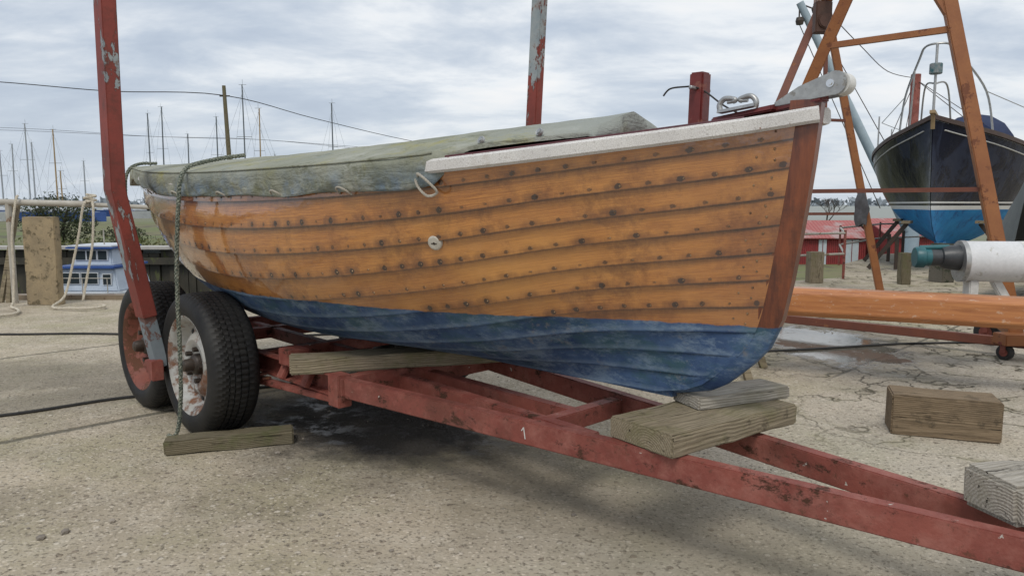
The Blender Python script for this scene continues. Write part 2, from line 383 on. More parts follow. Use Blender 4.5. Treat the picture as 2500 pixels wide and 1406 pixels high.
def blobs(mb,cx,cy,cz,rx,ry,rz,n,size,seed=0):
    rnd=random.Random(seed)
    vs=[];fs=[]
    for i in range(n):
        while True:
            p=V(rnd.uniform(-1,1),rnd.uniform(-1,1),rnd.uniform(-1,1))
            if .25<p.length<1 : break
        k=1+.45*noise.noise(p*2.3+V(seed,0,0))
        c=V(cx+p.x*rx*k,cy+p.y*ry*k,cz+p.z*rz*k)
        a=V(rnd.gauss(0,1),rnd.gauss(0,1),rnd.gauss(0,1)).normalized(); b=a.cross(V(rnd.gauss(0,1),rnd.gauss(0,1),rnd.gauss(0,1))).normalized(); s=size*rnd.uniform(.5,1.3)
        o=len(vs); vs+=[c+a*s,c+b*s*.5,c-a*s,c-b*s*.5]; fs.append((o,o+1,o+2,o+3))
    return mb.add(vs,fs)
M_leaf=weather('dark_scrub_leaf',(.035,.05,.02),(.06,.075,.03),s=3,rough=.8)
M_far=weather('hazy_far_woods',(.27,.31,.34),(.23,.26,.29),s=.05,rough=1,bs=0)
mb=MB()
for i in range(120):
    x=-900+i*15+random.random()*8; blobs(mb,x,520+random.random()*60,2,14,6,3.5+2.5*noise.noise(V(x*.01,0,0)),34,3.2,i)
tag(mb.obj('far_woodland',M_far),'hazy low line of distant woods','woodland',kind='stuff')
for i,(cx,cy,cz,rx,rz,nn) in enumerate([(-15.3,25,.42,1.3,.95,5400),(-13.4,25.6,-.1,.8,.4,1200)]):
    e=thing('bush','dense dark green bush on the far creek bank','bush',(cx,cy,-.35),'bushes on the far bank')
    m=MB(); blobs(m,cx,cy,cz,rx,.9,rz,nn,.045,i+50); m.obj('foliage',M_leaf,e,fixn=False)
    m=MB(); m.tube([(cx,cy,-.5),(cx,cy,cz)],[.07,.04],6)
    for k in range(9):
        a=k*.7; m.tube([(cx,cy,-.4),(cx+math.cos(a)*.3*rx,cy+math.sin(a)*.3,cz),(cx+math.cos(a)*.6*rx,cy+math.sin(a)*.5,cz+rz*.65)],[.05,.03,.01],5)
    m.obj('trunk',M_pile,e)
m=MB()
for i in range(60):
    x=-30+i*.62+random.random()*.3
    blobs(m,x,22.9+random.random()*1.5,-.22,.4,.4,.12+.1*random.random(),60,.06,200+i)
tag(m.obj('bank_grass',weather('marsh_grass',(.12,.15,.045),(.18,.17,.08),s=2),fixn=False),'clumps of marsh grass along the bank','grass',kind='stuff')
# ------------------------------------------------------------------ BOAT frame
F=V(.70,-.714,0).normalized(); N=V(-.714,-.70,0).normalized(); C=V(.80,1.93,0)
def B(s,b,z): return C-F*s+N*b+V(0,0,z)
class Hull:
    def __init__(h,L,s0,half,sheer,keel,secs,stem):
        h.L=L;h.s0=s0;h.half=curve(half);h.sheer=curve(sheer);h.keel=curve(keel);h.secs=[curve(c) for c in secs];h.stem=curve(stem);h.c={}
    def sec(h,q):
        k=round(q,5)
        if k in h.c: return h.c[k]
        b=h.half(q);zk=h.keel(q);zs=h.sheer(q);H=zs-zk;a1,c1,a2,c2=[f(q) for f in h.secs]; b0=min(h.half(0),b)
        P=[V(b0,zk),V(b0+a1*(b-b0),zk+c1*H),V(b0+a2*(b-b0),zk+c2*H),V(b,zs)]
        pts=[]
        for i in range(33):
            t=i/32; pts.append(P[0]*(1-t)**3+P[1]*3*t*(1-t)**2+P[2]*3*t*t*(1-t)+P[3]*t**3)
        cum=[0]
        for a,c in zip(pts,pts[1:]): cum.append(cum[-1]+(c-a).length)
        h.c[k]=(pts,cum); return h.c[k]
    def pt(h,q,t):
        pts,cum=h.sec(q); L=cum[-1]*min(max(t,0),1)
        for i in range(32):
            if L<=cum[i+1]: break
        k=(L-cum[i])/max(cum[i+1]-cum[i],1e-9); p=pts[i]+(pts[i+1]-pts[i])*k
        z0=lerp(h.keel(0),h.sheer(0),t); sf=h.stem(z0)+h.s0
        return V(sf+(h.L-sf)*q,p.x,p.y)
    def nrm(h,q,t):
        e=.004
        a=h.pt(min(q+e,1),t)-h.pt(max(q-e,0),t); b=h.pt(q,min(t+e,1))-h.pt(q,max(t-e,0))
        n=b.cross(a); n.normalize()
        if n.y<0: n=-n
        return n
HB=Hull(3.8,.052,
 [(0,.034),(.03,.115),(.1,.305),(.24,.53),(.4,.66),(.57,.72),(.72,.70),(.87,.585),(1,.43)],
 [(0,1.245),(.03,1.224),(.1,1.185),(.24,1.135),(.4,1.115),(.57,1.115),(.72,1.135),(.87,1.175),(1,1.195)],
 [(0,.425),(.1,.42),(.5,.42),(.8,.43),(1,.50)],
 [[(0,.05),(.1,.20),(.25,.44),(.5,.72),(.75,.5),(1,.2)],
  [(0,.33),(.1,.2),(.25,.08),(.5,.03),(.75,.06),(1,.15)],
  [(0,.6),(.1,.66),(.25,.88),(.5,1.0),(.75,.96),(1,.85)],
  [(0,.67),(.1,.58),(.25,.45),(.5,.36),(.75,.42),(1,.5)]],
 [(.41,.50),(.43,.40),(.456,.294),(.508,.217),(.605,.1215),(.69,.084),(.924,.043),(1.106,.0185),(1.3,0)])
NS=11
boat=thing('wooden_boat','varnished clinker wooden dinghy with blue bottom and canvas cover on trailer','boat',tuple(B(1.9,0,.42)))
def blue_paint(t,o):
    bc=t.mix(t.mr(t.noise(o,3.0,9,.72),.36,.62),(.018,.042,.115),(.070,.125,.235))
    bc=t.mix(t.mr(t.noise(t.map(o,(1,1,2),(8,0,0)),4,8,.76),.47,.61,0,.75),bc,(.040,.092,.100))
    bc=t.mix(t.mr(t.noise(t.map(o,(1,1,2.5),(1,5,2)),7,10,.82),.49,.60,0,.65),bc,(.19,.26,.34))
    bc=t.mix(t.mr(t.noise(t.map(o,(1,1,1),(6,1,2)),19,8,.8),.57,.66,0,.55),bc,(.21,.20,.19))
    bc=t.mix(t.mr(t.noise(t.map(o,(2,2,14),(6,1,2)),6,8,.8),.58,.66,0,.5),bc,(.010,.020,.050))
    return bc
def wl(t,o,x,z):
    zn=t.math('ADD',z,t.math('MULTIPLY',t.math('SUBTRACT',t.noise(o,9,5,.7),.5),.02))
    zn=t.math('SUBTRACT',zn,t.mr(x,-.2,.75,0,.024))
    return t.mr(zn,.644,.640)
def hull_mat():
    t=NT('varnished_clinker_hull'); uv=t.uv(); o=t.obj(); U,Vv,_=t.sep(uv); x,y,z=t.sep(o)
    fr=t.math('FRACT',Vv); fl=t.math('FLOOR',Vv)
    gr=t.noise(t.comb(t.math('MULTIPLY',U,2.2),t.math('MULTIPLY',Vv,14),t.math('MULTIPLY',fl,3.7)),3.0,10,.72,1.0)
    fine=t.noise(t.comb(t.math('MULTIPLY',U,6),t.math('MULTIPLY',Vv,48),fl),2.6,7,.76)
    pores=t.noise(t.comb(t.math('MULTIPLY',U,22),t.math('MULTIPLY',Vv,110),fl),2.6,3,.6)
    pl=t.n('ShaderNodeTexWhiteNoise',{'W':fl},noise_dimensions='1D').outputs[0]
    c=t.mix(t.mr(gr,.38,.60),(.27,.086,.016),(.68,.285,.056))
    c=t.mix(t.mr(fine,.46,.60,0,.65),c,(.20,.060,.012))
    c=t.mix(t.mr(pores,.57,.66,0,.6),c,(.12,.034,.009))
    c=t.mix(t.math('MULTIPLY',pl,.22),c,(.30,.10,.02))
    c=t.mix(t.mr(t.noise(o,1.7,5,.6),.44,.66,0,.55),c,(.74,.36,.085))
    c=t.mix(t.mr(t.noise(t.map(o,(1,1,1),(3,3,9)),3.5,10,.78),.51,.65,0,.75),c,(.13,.036,.010))
    c=t.mix(t.math('MULTIPLY',t.mr(U,.45,.08),.42),c,(.16,.044,.012))
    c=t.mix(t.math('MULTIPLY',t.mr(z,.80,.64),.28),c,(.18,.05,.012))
    edge=t.math('MAXIMUM',t.mr(fr,.68,.99),t.mr(fr,.24,.0)); c=t.mix(t.math('MULTIPLY',edge,t.mr(t.noise(t.comb(t.math('MULTIPLY',U,5),fl,3),3,7,.8),.38,.60,.0,.75)),c,(.11,.028,.008))
    sp=.072
    ph=t.math('ADD',t.math('DIVIDE',U,sp),t.math('MULTIPLY',fl,.37)); fx=t.math('MULTIPLY',t.math('SUBTRACT',t.math('FRACT',ph),.5),sp)
    fy=t.math('MULTIPLY',t.math('SUBTRACT',fr,.15),.080)
    cell=t.comb(t.math('FLOOR',ph),fl,0)
    rn=t.n('ShaderNodeTexWhiteNoise',{'Vector':cell},noise_dimensions='2D').outputs[0]
    dd=t.math('SQRT',t.math('ADD',t.math('MULTIPLY',fx,fx),t.math('MULTIPLY',fy,fy)))
    d0=t.math('ADD',dd,t.math('MULTIPLY',t.math('SUBTRACT',t.noise(o,110,4,.75),.5),.012))
    rad=t.math('MULTIPLY_ADD',rn,.0058,.0045)
    halo=t.math('MULTIPLY',t.mr(d0,rad,t.math('SUBTRACT',rad,.002)),t.mr(rn,0,1,.45,.98))
    fxs=t.math('MULTIPLY',fx,.5); ds=t.math('SQRT',t.math('ADD',t.math('MULTIPLY',fxs,fxs),t.math('MULTIPLY',fy,fy)))
    ds=t.math('ADD',ds,t.math('MULTIPLY',t.math('SUBTRACT',t.noise(o,42,6,.75),.5),.028))
    halo2=t.math('MULTIPLY',t.mr(ds,t.math('MULTIPLY_ADD',rn,.014,.009),.002),t.mr(rn,.15,1,.0,.85))
    c=t.mix(halo2,c,(.085,.022,.008))
    c=t.mix(halo,c,(.024,.009,.006))
    bl=wl(t,o,x,z)
    seam=t.math('MAXIMUM',t.mr(fr,.88,.975),t.mr(fr,.05,.0))
    sn=t.mr(t.noise(t.comb(t.math('MULTIPLY',U,7),fl,0),3,6,.75),.3,.6,.4,1)
    c=t.mix(t.math('MULTIPLY',seam,sn),c,(.028,.009,.005))
    scr=t.mr(t.noise(t.map(o,(25,25,260),(0,0,0),(.2,.3,.1)),1,3,.7),.70,.73,0,.3)
    c=t.mix(scr,c,(.75,.5,.3))
    bc=blue_paint(t,o)
    bc=t.mix(t.math('MULTIPLY',seam,t.math('MULTIPLY',sn,.45)),bc,(.008,.016,.035))
    bc=t.mix(t.math('MULTIPLY',t.mr(fr,.02,.10),t.mr(fr,.30,.10)),bc,t.mix(.35,bc,(.20,.27,.35)))
    c=t.mix(bl,c,bc)
    rough=t.mr(bl,0,1,.28,.7)
    coat=t.mr(bl,0,1,1.0,0)
    h=t.math('ADD',fine,t.math('MULTIPLY',t.noise(o,45,4,.6),.8))
    nb=t.bump(h,.25,.004)
    nb2=t.bump(t.noise(t.map(o,(1,1,1)),9,4,.55),.10,.02)
    t.put(t.b.inputs['Coat Normal'],nb2)
    return t.out(c,rough,nb,Coat_Weight=coat,Coat_Roughness=.04,Coat_IOR=1.75,Specular_IOR_Level=t.mr(bl,0,1,.45,.25))
M_hull=hull_mat()
def build_strakes(H,NSt,sub,nq,off,tf=lambda p,sd:p,start=0):
    qs=[(i/nq)**1.25 for i in range(nq+1)]
    vs=[];fs=[];uv=[]
    for sd in (1,-1):
        rows=[]
        for k in range(NSt):
            ok=off*(1 if k>2 else .6)
            for j in range(sub+1):
                tau=j/sub; tt=(k+tau)/NSt; rows.append((tt,ok*(1-tau),k+tau*.998+.001))
        base=len(vs); n=len(rows)
        for q in qs:
            fade=min(1,.12+q*14)
            for tt,o_,vv in rows:
                p=H.pt(q,tt); nn=H.nrm(q,tt); p=p+nn*(o_*fade)
                vs.append(tf(p,sd)); uv.append((p.x+ (0 if sd>0 else 20),vv))
        for i in range(nq):
            for j in range(n-1):
                a=base+i*n+j; fs.append((a,a+1,a+n+1,a+n) if sd>0 else (a+n,a+n+1,a+1,a))
        last=base+nq*n; vs_c=len(vs)
        for j in range(n):
            p=H.pt(1,rows[j][0]); vs.append(tf(V(p.x,0,p.z),sd)); uv.append((25,.5))
        for j in range(n-1): fs.append((last+j,last+j+1,vs_c+j+1,vs_c+j))
    return vs,fs,uv
def mesh_uv(name,vs,fs,uv,mat,parent,ang=25):
    me=D.meshes.new(name); me.from_pydata([tuple(v) for v in vs],[],fs)
    l=me.uv_layers.new(name='UVMap')
    for lp in me.loops: l.data[lp.index].uv=uv[lp.vertex_index]
    me.shade_smooth(); me.set_sharp_from_angle(angle=math.radians(ang))
    me.materials.append(mat); ob=D.objects.new(name,me); COL.objects.link(ob)
    if parent: attach(ob,parent)
    return ob
OFF=.0135
vs,fs,uv=build_strakes(HB,NS,3,100,OFF,lambda p,sd:B(p.x,p.y*sd,p.z))
mesh_uv('hull',vs,fs,uv,M_hull,boat)
mb=MB(); sp=.072
def rivet(q,tt,off,sd,rr):
    p=HB.pt(q,tt); nn=HB.nrm(q,tt); p=p+nn*off
    if p.z<.668: return
    P=B(p.x,p.y*sd,p.z); nw=(-F*nn.x+N*nn.y*sd+V(0,0,nn.z)).normalized(); a=nw.cross(V(0,0,1)).normalized(); b=nw.cross(a)
    ring=[P+(a*math.cos(i*math.pi/4)+b*math.sin(i*math.pi/4))*rr-nw*.001 for i in range(8)]
    ring2=[P+(a*math.cos(i*math.pi/4)+b*math.sin(i*math.pi/4))*rr*.6+nw*.0016 for i in range(8)]
    mb.add(ring+ring2,[(i,(i+1)%8,8+(i+1)%8,8+i) for i in range(8)]+[tuple(range(8,16))])
for sd in (1,-1):
    for k in range(2 if sd>0 else 7,NS):
        for m in range(0,60):
            s=((m+.5)-((k*.37)%1))*sp; tt=(k+.15)/NS
            z0=lerp(HB.keel(0),HB.sheer(0),tt); sf=HB.stem(z0)+HB.s0; q=(s-sf)/(3.8-sf)
            if q<.012 or q>.99: continue
            rivet(q,tt,OFF*(1 if k>2 else .6)*.85*min(1,.12+q*14),sd,.0032*random.uniform(.8,1.15))
    for k in range(2,NS):
        for q,dt in ((.010,.35),(.010,.75),(.020,.55)): rivet(q+random.uniform(-.001,.001),(k+dt)/NS,.003,sd,.0035)
M_riv=weather('copper_rivets',(.10,.045,.025),(.42,.29,.17),s=25,rough=.4,metal=.5)
tag(mb.obj('rivet_rows',M_riv,boat,smooth=True,fixn=False),'rows of copper rivets along the plank laps',kind='stuff')
def stem_mat():
    t=NT('stem_wood'); o=t.obj(); x,y,z=t.sep(o)
    c=t.mix(t.mr(t.noise(t.map(o,(14,14,1.5)),2.5,8,.7),.35,.65),(.085,.020,.009),(.22,.058,.018))
    c=t.mix(t.mr(t.noise(o,5,8,.74),.50,.66,0,.7),c,(.035,.012,.008))
    bl=wl(t,o,x,z)
    bc=blue_paint(t,o)
    return t.out(t.mix(bl,c,bc),t.mr(bl,0,1,.35,.7),t.bump(t.noise(t.map(o,(30,30,5)),3,4),.15,.003),Coat_Weight=t.mr(bl,0,1,.6,0),Coat_Roughness=.15,Specular_IOR_Level=t.mr(bl,0,1,.45,.25))
M_stem=stem_mat()
mb=MB(); vs=[];fs=[]; zl=[.412,.42,.43,.456,.48,.508,.555,.605,.69,.80,.924,1.01,1.106,1.2,1.268]
prof=[(0,.012),(.010,.019),(.056,.0355),(.072,.037)]
for z in zl:
    s=HB.stem(z); 
    for ds,b in prof: vs.append(B(s+ds,b,z+ (ds*.25 if z<.5 else 0)))
    for ds,b in reversed(prof): vs.append(B(s+ds,-b,z+(ds*.25 if z<.5 else 0)))
n=8
for i in range(len(zl)-1):
    for j in range(n): k=(j+1)%n; fs.append((i*n+j,i*n+k,(i+1)*n+k,(i+1)*n+j))
fs.append(tuple(range(n))[::-1]); fs.append(tuple((len(zl)-1)*n+j for j in range(n)))
mb.add(vs,fs); mb.obj('stem_post',M_stem,boat,smooth=True,ang=35)
mb=MB(); mb.sweep([B(s,0,z) for s,z in ((.42,.426),(1.2,.425),(2.4,.425),(3.3,.43),(3.8,.455))],[(-.02,-.012),(.02,-.012),(.030,.03),(-.030,.03)])
mb.obj('keel',M_stem,boat)
def white_crackle():
    t=NT('crackled_white_paint'); o=t.obj()
    e=t.vor(t.map(o,(1,1,1.0)),170,'DISTANCE_TO_EDGE'); cr_=t.mr(e,.08,.0)
    c=t.mix(t.mr(t.noise(o,6,6,.6),.4,.7),(.66,.645,.62),(.54,.525,.51)); c=t.mix(t.math('MULTIPLY',cr_,.55),c,(.28,.25,.23))
    spk=t.mr(t.noise(o,55,3,.5),.69,.73); c=t.mix(spk,c,(.2,.10,.06))
    c=t.mix(t.mr(t.noise(t.map(o,(1,1,1),(3,1,4)),12,8,.74),.58,.68,0,.55),c,(.40,.36,.31))
    return t.out(c,.45,t.bump(t.math('SUBTRACT',t.noise(o,30,3),cr_),.35,.003))
M_white=white_crackle()
M_plum=weather('plum_paint',(.10,.02,.025),(.07,.02,.03),s=8,rough=.45)
for sd in (1,-1):
    mb=MB(); path=[B(.006,.020*sd,HB.sheer(0)-.012),B(.03,.032*sd,HB.sheer(0)-.015)]
    qs=[.004,.012,.03]+[.03+.97*i/60 for i in range(1,61)]
    for q in qs:
        p=HB.pt(q,1); nn=HB.nrm(q,1); path.append(B(p.x+nn.x*.008,(p.y+nn.y*.008)*sd,p.z-.018))
    pr=[(-.014*sd,-.024),(.010*sd,-.026),(.017*sd,-.019),(.017*sd,.009),(.011*sd,.016),(-.014*sd,.017)]
    pr=[(-a,b) for a,b in pr]
    mb.sweep(path,pr); mb.obj('rubbing_strake',M_white,boat,smooth=True,ang=40)
    mb=MB(); path=[]
    for q in qs[2:]:
        p=HB.pt(q,1); path.append(B(p.x,(p.y-.012)*sd,p.z+.001))
    mb.sweep(path,[(-.014,-.008),(.014,-.008),(.012,.005),(-.012,.005)])
    mb.obj('gunwale_capping',M_plum,boat,smooth=True,ang=40)
M_deck=weather('oxblood_deck_paint',(.15,.024,.022),(.09,.018,.018),(.2,.06,.05),s=7,thr=.62,rough=.45)
mb=MB(); vs=[];fs=[]; nw=9; qd=[0.0,.012,.03,.06,.09,.12,.16,.2,.25]
for q in qd:
    p=HB.pt(q,1)
    for j in range(nw):
        w_=-1+2*j/(nw-1); vs.append(B(p.x,(p.y-.02)*w_,p.z-.002+.028*min(1,q*12)*(1-w_*w_)))
for i in range(len(qd)-1):
    for j in range(nw-1): fs.append((i*nw+j,i*nw+j+1,(i+1)*nw+j+1,(i+1)*nw+j))
mb.add(vs,fs); mb.obj('foredeck',M_deck,boat,smooth=True)
mb=MB(); mb.sweep([B(.165,0,1.252),B(-.0,0,1.274)],[(-.024,-.014),(.024,-.014),(.024,.008),(-.024,.008)]); mb.obj('stem_head',M_deck,boat,bevel=.004)
mb=MB(); mb.sweep([B(.30,0,1.236),B(.12,0,1.256)],[(-.05,-.010),(.05,-.010),(.045,.006),(-.045,.006)]); mb.obj('deck_pad',M_deck,boat,bevel=.004)
br=D.objects.new('bow_roller',None); COL.objects.link(br); attach(br,boat)
def cheek(b):
    c0=(-.032,1.302); r=.030
    pts=[(.125,1.268),(.122,1.258),(.06,1.264)]
    for i in range(14):
        an=math.radians(-100+i*17); pts.append((c0[0]-r*math.cos(an), c0[1]+r*math.sin(an)))
    pts.append((.06,1.303))
    n=len(pts)
    v=[B(s,b-.002,z) for s,z in pts]+[B(s,b+.002,z) for s,z in pts]
    return v,[tuple(range(n)),tuple(range(2*n-1,n-1,-1))]+[(i,(i+1)%n,n+(i+1)%n,n+i) for i in range(n)]
for b in (.024,-.024):
    mb=MB(); v,f=cheek(b); mb.add(v,f); o=mb.obj('cheek_plate',M_alu,None,bevel=.001); o.parent=br
def cyl(mb,p0,p1,r,n=24,bev=0):
    p0=Vector(p0);p1=Vector(p1)
    if bev:
        t=(p1-p0).normalized(); return mb.tube([p0,p0+t*.0001,p0+t*bev,p1-t*bev,p1-t*.0001,p1],[r-bev,r-bev*.9,r,r,r-bev*.9,r-bev],n)
    return mb.tube([p0,p1],r,n)
mb=MB(); c0=(-.040,1.301)
P0=B(c0[0],-.020,c0[1]);P1=B(c0[0],.020,c0[1])
mb.tube([P0,P0.lerp(P1,.15),P0.lerp(P1,.5),P0.lerp(P1,.85),P1],[.028,.027,.018,.027,.028],24); o=mb.obj('roller',M_whitepl,None,smooth=True); o.parent=br
c0=(-.022,1.302)
mb=MB(); cyl(mb,B(c0[0],-.032,c0[1]),B(c0[0],.032,c0[1]),.006,6); cyl(mb,B(c0[0],-.029,c0[1]),B(c0[0],.029,c0[1]),.010,20); o=mb.obj('bolt',M_chrome,None); o.parent=br
mb=MB(); mb.beam(B(.37,0,1.18),B(.365,0,1.378),.046,.046,up=F); mb.obj('samson_post',weather('oxblood_post',(.17,.024,.020),(.11,.02,.018),(.23,.08,.06),s=9,thr=.57,rough=.45),boat,bevel=.005)
mb=MB(); cyl(mb,B(.366,.052,1.332),B(.366,-.052,1.332),.006,12,.002); mb.obj('belaying_pin',M_alu,boat,smooth=True)
mb=MB(); mb.tube(cr([B(.45,.06,1.315),B(.43,.055,1.334),B(.39,.04,1.337),B(.365,.03,1.335),B(.34,.01,1.32),B(.29,.0,1.28),B(.25,-.01,1.256)],6),.0026,6); mb.obj('cord',M_black,boat,smooth=True)
mb=MB(); mb.sweep([B(.275,.045,1.256),B(.165,.045,1.266)],[(-.015,-.005),(.015,-.005),(.012,.003),(-.012,.003)])
for sgn in (1,-1):
    cs=.22+sgn*.036; zf=-.008
    mb.tube(cr([B(cs+sgn*.015,.045,1.266+zf),B(cs+sgn*.018,.045,1.283+zf),B(cs+sgn*.004,.045,1.297+zf),B(cs-sgn*.017,.045,1.296+zf),B(cs-sgn*.029,.045,1.292+zf),B(cs-sgn*.024,.045,1.288+zf),B(cs-sgn*.006,.045,1.287+zf)],5),[.008]*5+[.0075]*10+[.007]*11+[.005]*5,10)
mb.obj('fairlead',M_alu,boat,smooth=True,ang=50)
best=min(((abs(HB.pt(.247,k/400).z-.885),k/400) for k in range(401)))[1]
p=HB.pt(.247,best); nn=HB.nrm(.247,best); P=B(p.x,p.y,p.z); nw=(-F*nn.x+N*nn.y+V(0,0,nn.z)).normalized()
q=nw.to_track_quat('Z','Y').to_matrix().to_4x4(); Mx=Matrix.Translation(P+nw*.009)@q
mb=MB(); mb.lathe([(.0,.0052),(.010,.0052),(.018,.0050),(.022,.0040),(.0245,.001),(.0245,-.008)],32,Mx)
mb.obj('drain_fitting',weather('aged_white_plastic',(.60,.57,.50),(.47,.43,.36),s=30,rough=.4),boat,smooth=True,ang=40)
mb=MB(); mb.lathe([(0,.0066),(.0042,.0064),(.0046,.0050)],16,Mx); mb.sweep([Mx@V(-.010,0,.0058),Mx@V(.010,0,.0058)],[(-.0014,-.0008),(.0014,-.0008),(.0014,.0008),(-.0014,.0008)],up=nw); mb.obj('drain_slot',M_hub,boat)
# ---- canvas cover
def canvas_mat():
    t=NT('weathered_canvas'); o=t.obj(); x,y,z=t.sep(o)
    c=t.mix(t.mr(t.noise(o,3.0,7,.65),.35,.65),(.225,.235,.180),(.33,.338,.285))
    c=t.mix(t.mr(t.noise(t.map(o,(1,1,1),(4,2,2)),4.5,8,.72),.53,.66,0,.75),c,(.30,.28,.095))
    low=t.mr(z,1.13,1.06)
    c=t.mix(t.math('MULTIPLY',low,t.mr(t.noise(t.map(o,(1,1,1),(1,7,5)),5,8,.74),.40,.56,0,.9)),c,(.13,.185,.26))
    c=t.mix(t.mr(t.noise(t.map(o,(1,1,1),(1,7,5)),5,7,.7),.56,.68,0,.5),c,(.20,.25,.28))
    c=t.mix(t.mr(t.noise(t.map(o,(1,1,1),(9,7,5)),7,9,.78),.54,.64,0,.7),c,(.10,.105,.055))
    c=t.mix(t.math('MULTIPLY',low,t.mr(t.noise(t.map(o,(1,1,1),(3,7,8)),6,9,.75),.47,.64,0,.75)),c,(.12,.125,.065))
    c=t.mix(t.mr(t.noise(t.map(o,(1,1,1),(2,9,5)),2.5,7,.7),.52,.68,0,.7),c,(.47,.47,.42))
    c=t.mix(t.mr(x,-.2,.3,0,.45),c,(.29,.32,.335))
    weave=t.noise(o,420,2,.5)
    wr=t.noise(t.map(o,(5,5,18)),2.0,6,.6,.9); wr2=t.noise(t.map(o,(9,9,9),(0,0,0),(.3,.2,.8)),1.6,5,.6,1.6)
    return t.out(c,.85,t.bump(weave,.12,.001,t.bump(t.math('ADD',wr,t.math('MULTIPLY',wr2,.8)),.75,.014)),Specular_IOR_Level=.25)
M_canvas=canvas_mat()
zrf=curve([(.60,1.290),(.75,1.284),(.95,1.275),(1.4,1.262),(2.2,1.246),(3.0,1.244),(3.9,1.243)])
ebf=curve([(.60,.22),(.70,.33),(.80,.425),(.88,.480),(.93,.512)])
S1=.93
def cover_row(s):
    q=(s-.052)/3.748; p=HB.pt(min(max(q,0),1),1); zr=zrf(s)
    if s<S1:
        k=(s-.60)/(S1-.6); eb=min(ebf(s),p.y); ez=lerp(1.212,p.z+.020,min(1,k)**.7); sk=0.0 if s<.86 else (s-.86)/(S1-.86)
    else: eb=p.y; ez=p.z+.016; sk=1
    return eb,ez,zr,sk
vs=[];fs=[]; NT_=31; NK=10; W=NT_+2*NK; ss=[.60+.0165*i for i in range(21)]+[.954+i*.024 for i in range(0,122)]
ss=[s for s in ss if s<=3.86]
for s in ss:
    eb,ez,zr,sk=cover_row(s); row=[]
    out_=.028*sk; fk=max(0,1-(s-.6)/.7)
    for j in range(NT_):
        w_=-1+2*j/(NT_-1); a=abs(w_)
        z=ez+(zr-ez)*(1-a**lerp(1.7,1.2,fk))
        z+=(.006*noise.noise(V(s*2.2,w_*2,0))+.004*noise.noise(V(s*9,w_*5,3)))*(1-a*.3)*(1-fk*.5)
        z-=.008*abs(math.sin(s*3.3))*(1-a)*.8*(1-fk)
        z+=.005*math.sin(s*34+a*6)*math.exp(-((s-1.02)/.2)**2)*a
        row.append((w_*(eb+out_*.85),z))
    def skirt(sd):
        r=[]; af=1-.35*min(1,max(0,(s-2.6)/1.0))
        ln=(.078+.012*noise.noise(V(s*3,sd*5,1))+.014*abs(math.sin(s*4.4)))*sk*af+.006
        for j in range(1,NK+1):
            f=j/NK
            wav=(.012*noise.noise(V(s*7,f*1.2,sd))+.010*noise.noise(V(s*17,f*2,sd*3))+.006*noise.noise(V(s*40,f*3,sd*3)))*f*af
            fl=.004*math.sin(f*math.pi)
            r.append((sd*(eb+out_+ (.004+wav*1.3+fl-.014*f)*sk),ez-.005-ln*f-.004*math.sin(f*3)))
        return r
    L=list(reversed(skirt(-1)))+row+skirt(1)
    vs+= [B(s,b,z) for b,z in L]
for i in range(len(ss)-1):
    for j in range(W-1): fs.append((i*W+j,i*W+j+1,(i+1)*W+j+1,(i+1)*W+j))
o0=len(vs)
for j in range(W):
    v=vs[j]; vs.append(V(v.x,v.y,min(v.z,1.195))+F*.025)
for j in range(W-1): fs.append((j,j+1,o0+j+1,o0+j))
e0=(len(ss)-1)*W; o1=len(vs)
for j in range(W):
    v=Vector(vs[e0+j]); vs.append(v-F*.012+V(0,0,-max(0,v.z-1.11)))
for j in range(W-1): fs.append((e0+j,e0+j+1,o1+j+1,o1+j))
mb=MB(); mb.add(vs,fs); cvr=mb.obj('canvas_cover',M_canvas,boat,smooth=True,ang=70)
sm=cvr.modifiers.new('thick','SOLIDIFY'); sm.thickness=.003
mb=MB(); path=[]
for s in ss[20:]:
    eb,ez,zr,sk=cover_row(s); path.append(B(s,eb+.028*sk+.002,ez-.003))
mb.tube(path,.003,6); mb.obj('canvas_hem',M_canvas,boat,smooth=True)
for s in (.70,.83):
    eb,ez,zr,sk=cover_row(s); P=B(s,eb*.96,ez+.012); nrm=(N*.9+V(0,0,.45)).normalized(); Mx=Matrix.Translation(P+nrm*.006)@nrm.to_track_quat('Z','Y').to_matrix().to_4x4()
    mb=MB(); mb.lathe([(.0,.006),(.006,.006),(.0065,.002),(.008,.003),(.0115,.004),(.013,0),(.013,-.004)],20,Mx); mb.obj('fastener_stud',M_alu,boat,smooth=True)
M_cordw=weather('pale_cord',(.45,.42,.36),(.33,.3,.25),s=60,rough=.8)
for s,big in ((.955,1),(1.28,0),(1.62,0),(1.98,0),(2.4,0),(2.75,0)):
    eb,ez,zr,sk=cover_row(s); b=eb+.028; z=ez-.080-(.0 if big else .010)
    mb=MB()
    if big: rope(mb,[B(s+.02,b,z+.012),B(s-.0,b+.014,z+.02),B(s-.035,b+.0,z-.008),B(s-.045,b-.02,z-.035),B(s-.02,b-.004,z-.045),B(s+.012,b+.006,z-.018),B(s+.03,b+.003,z+.01)],.0042)
    else: rope(mb,[B(s+.03,b-.02,z-.012),B(s+.022,b-.0,z+.004),B(s,b+.006,z+.010),B(s-.022,b-.002,z+.002),B(s-.03,b-.026,z-.014)],.0034)
    mb.obj('lashing',M_cordw,boat,smooth=True)
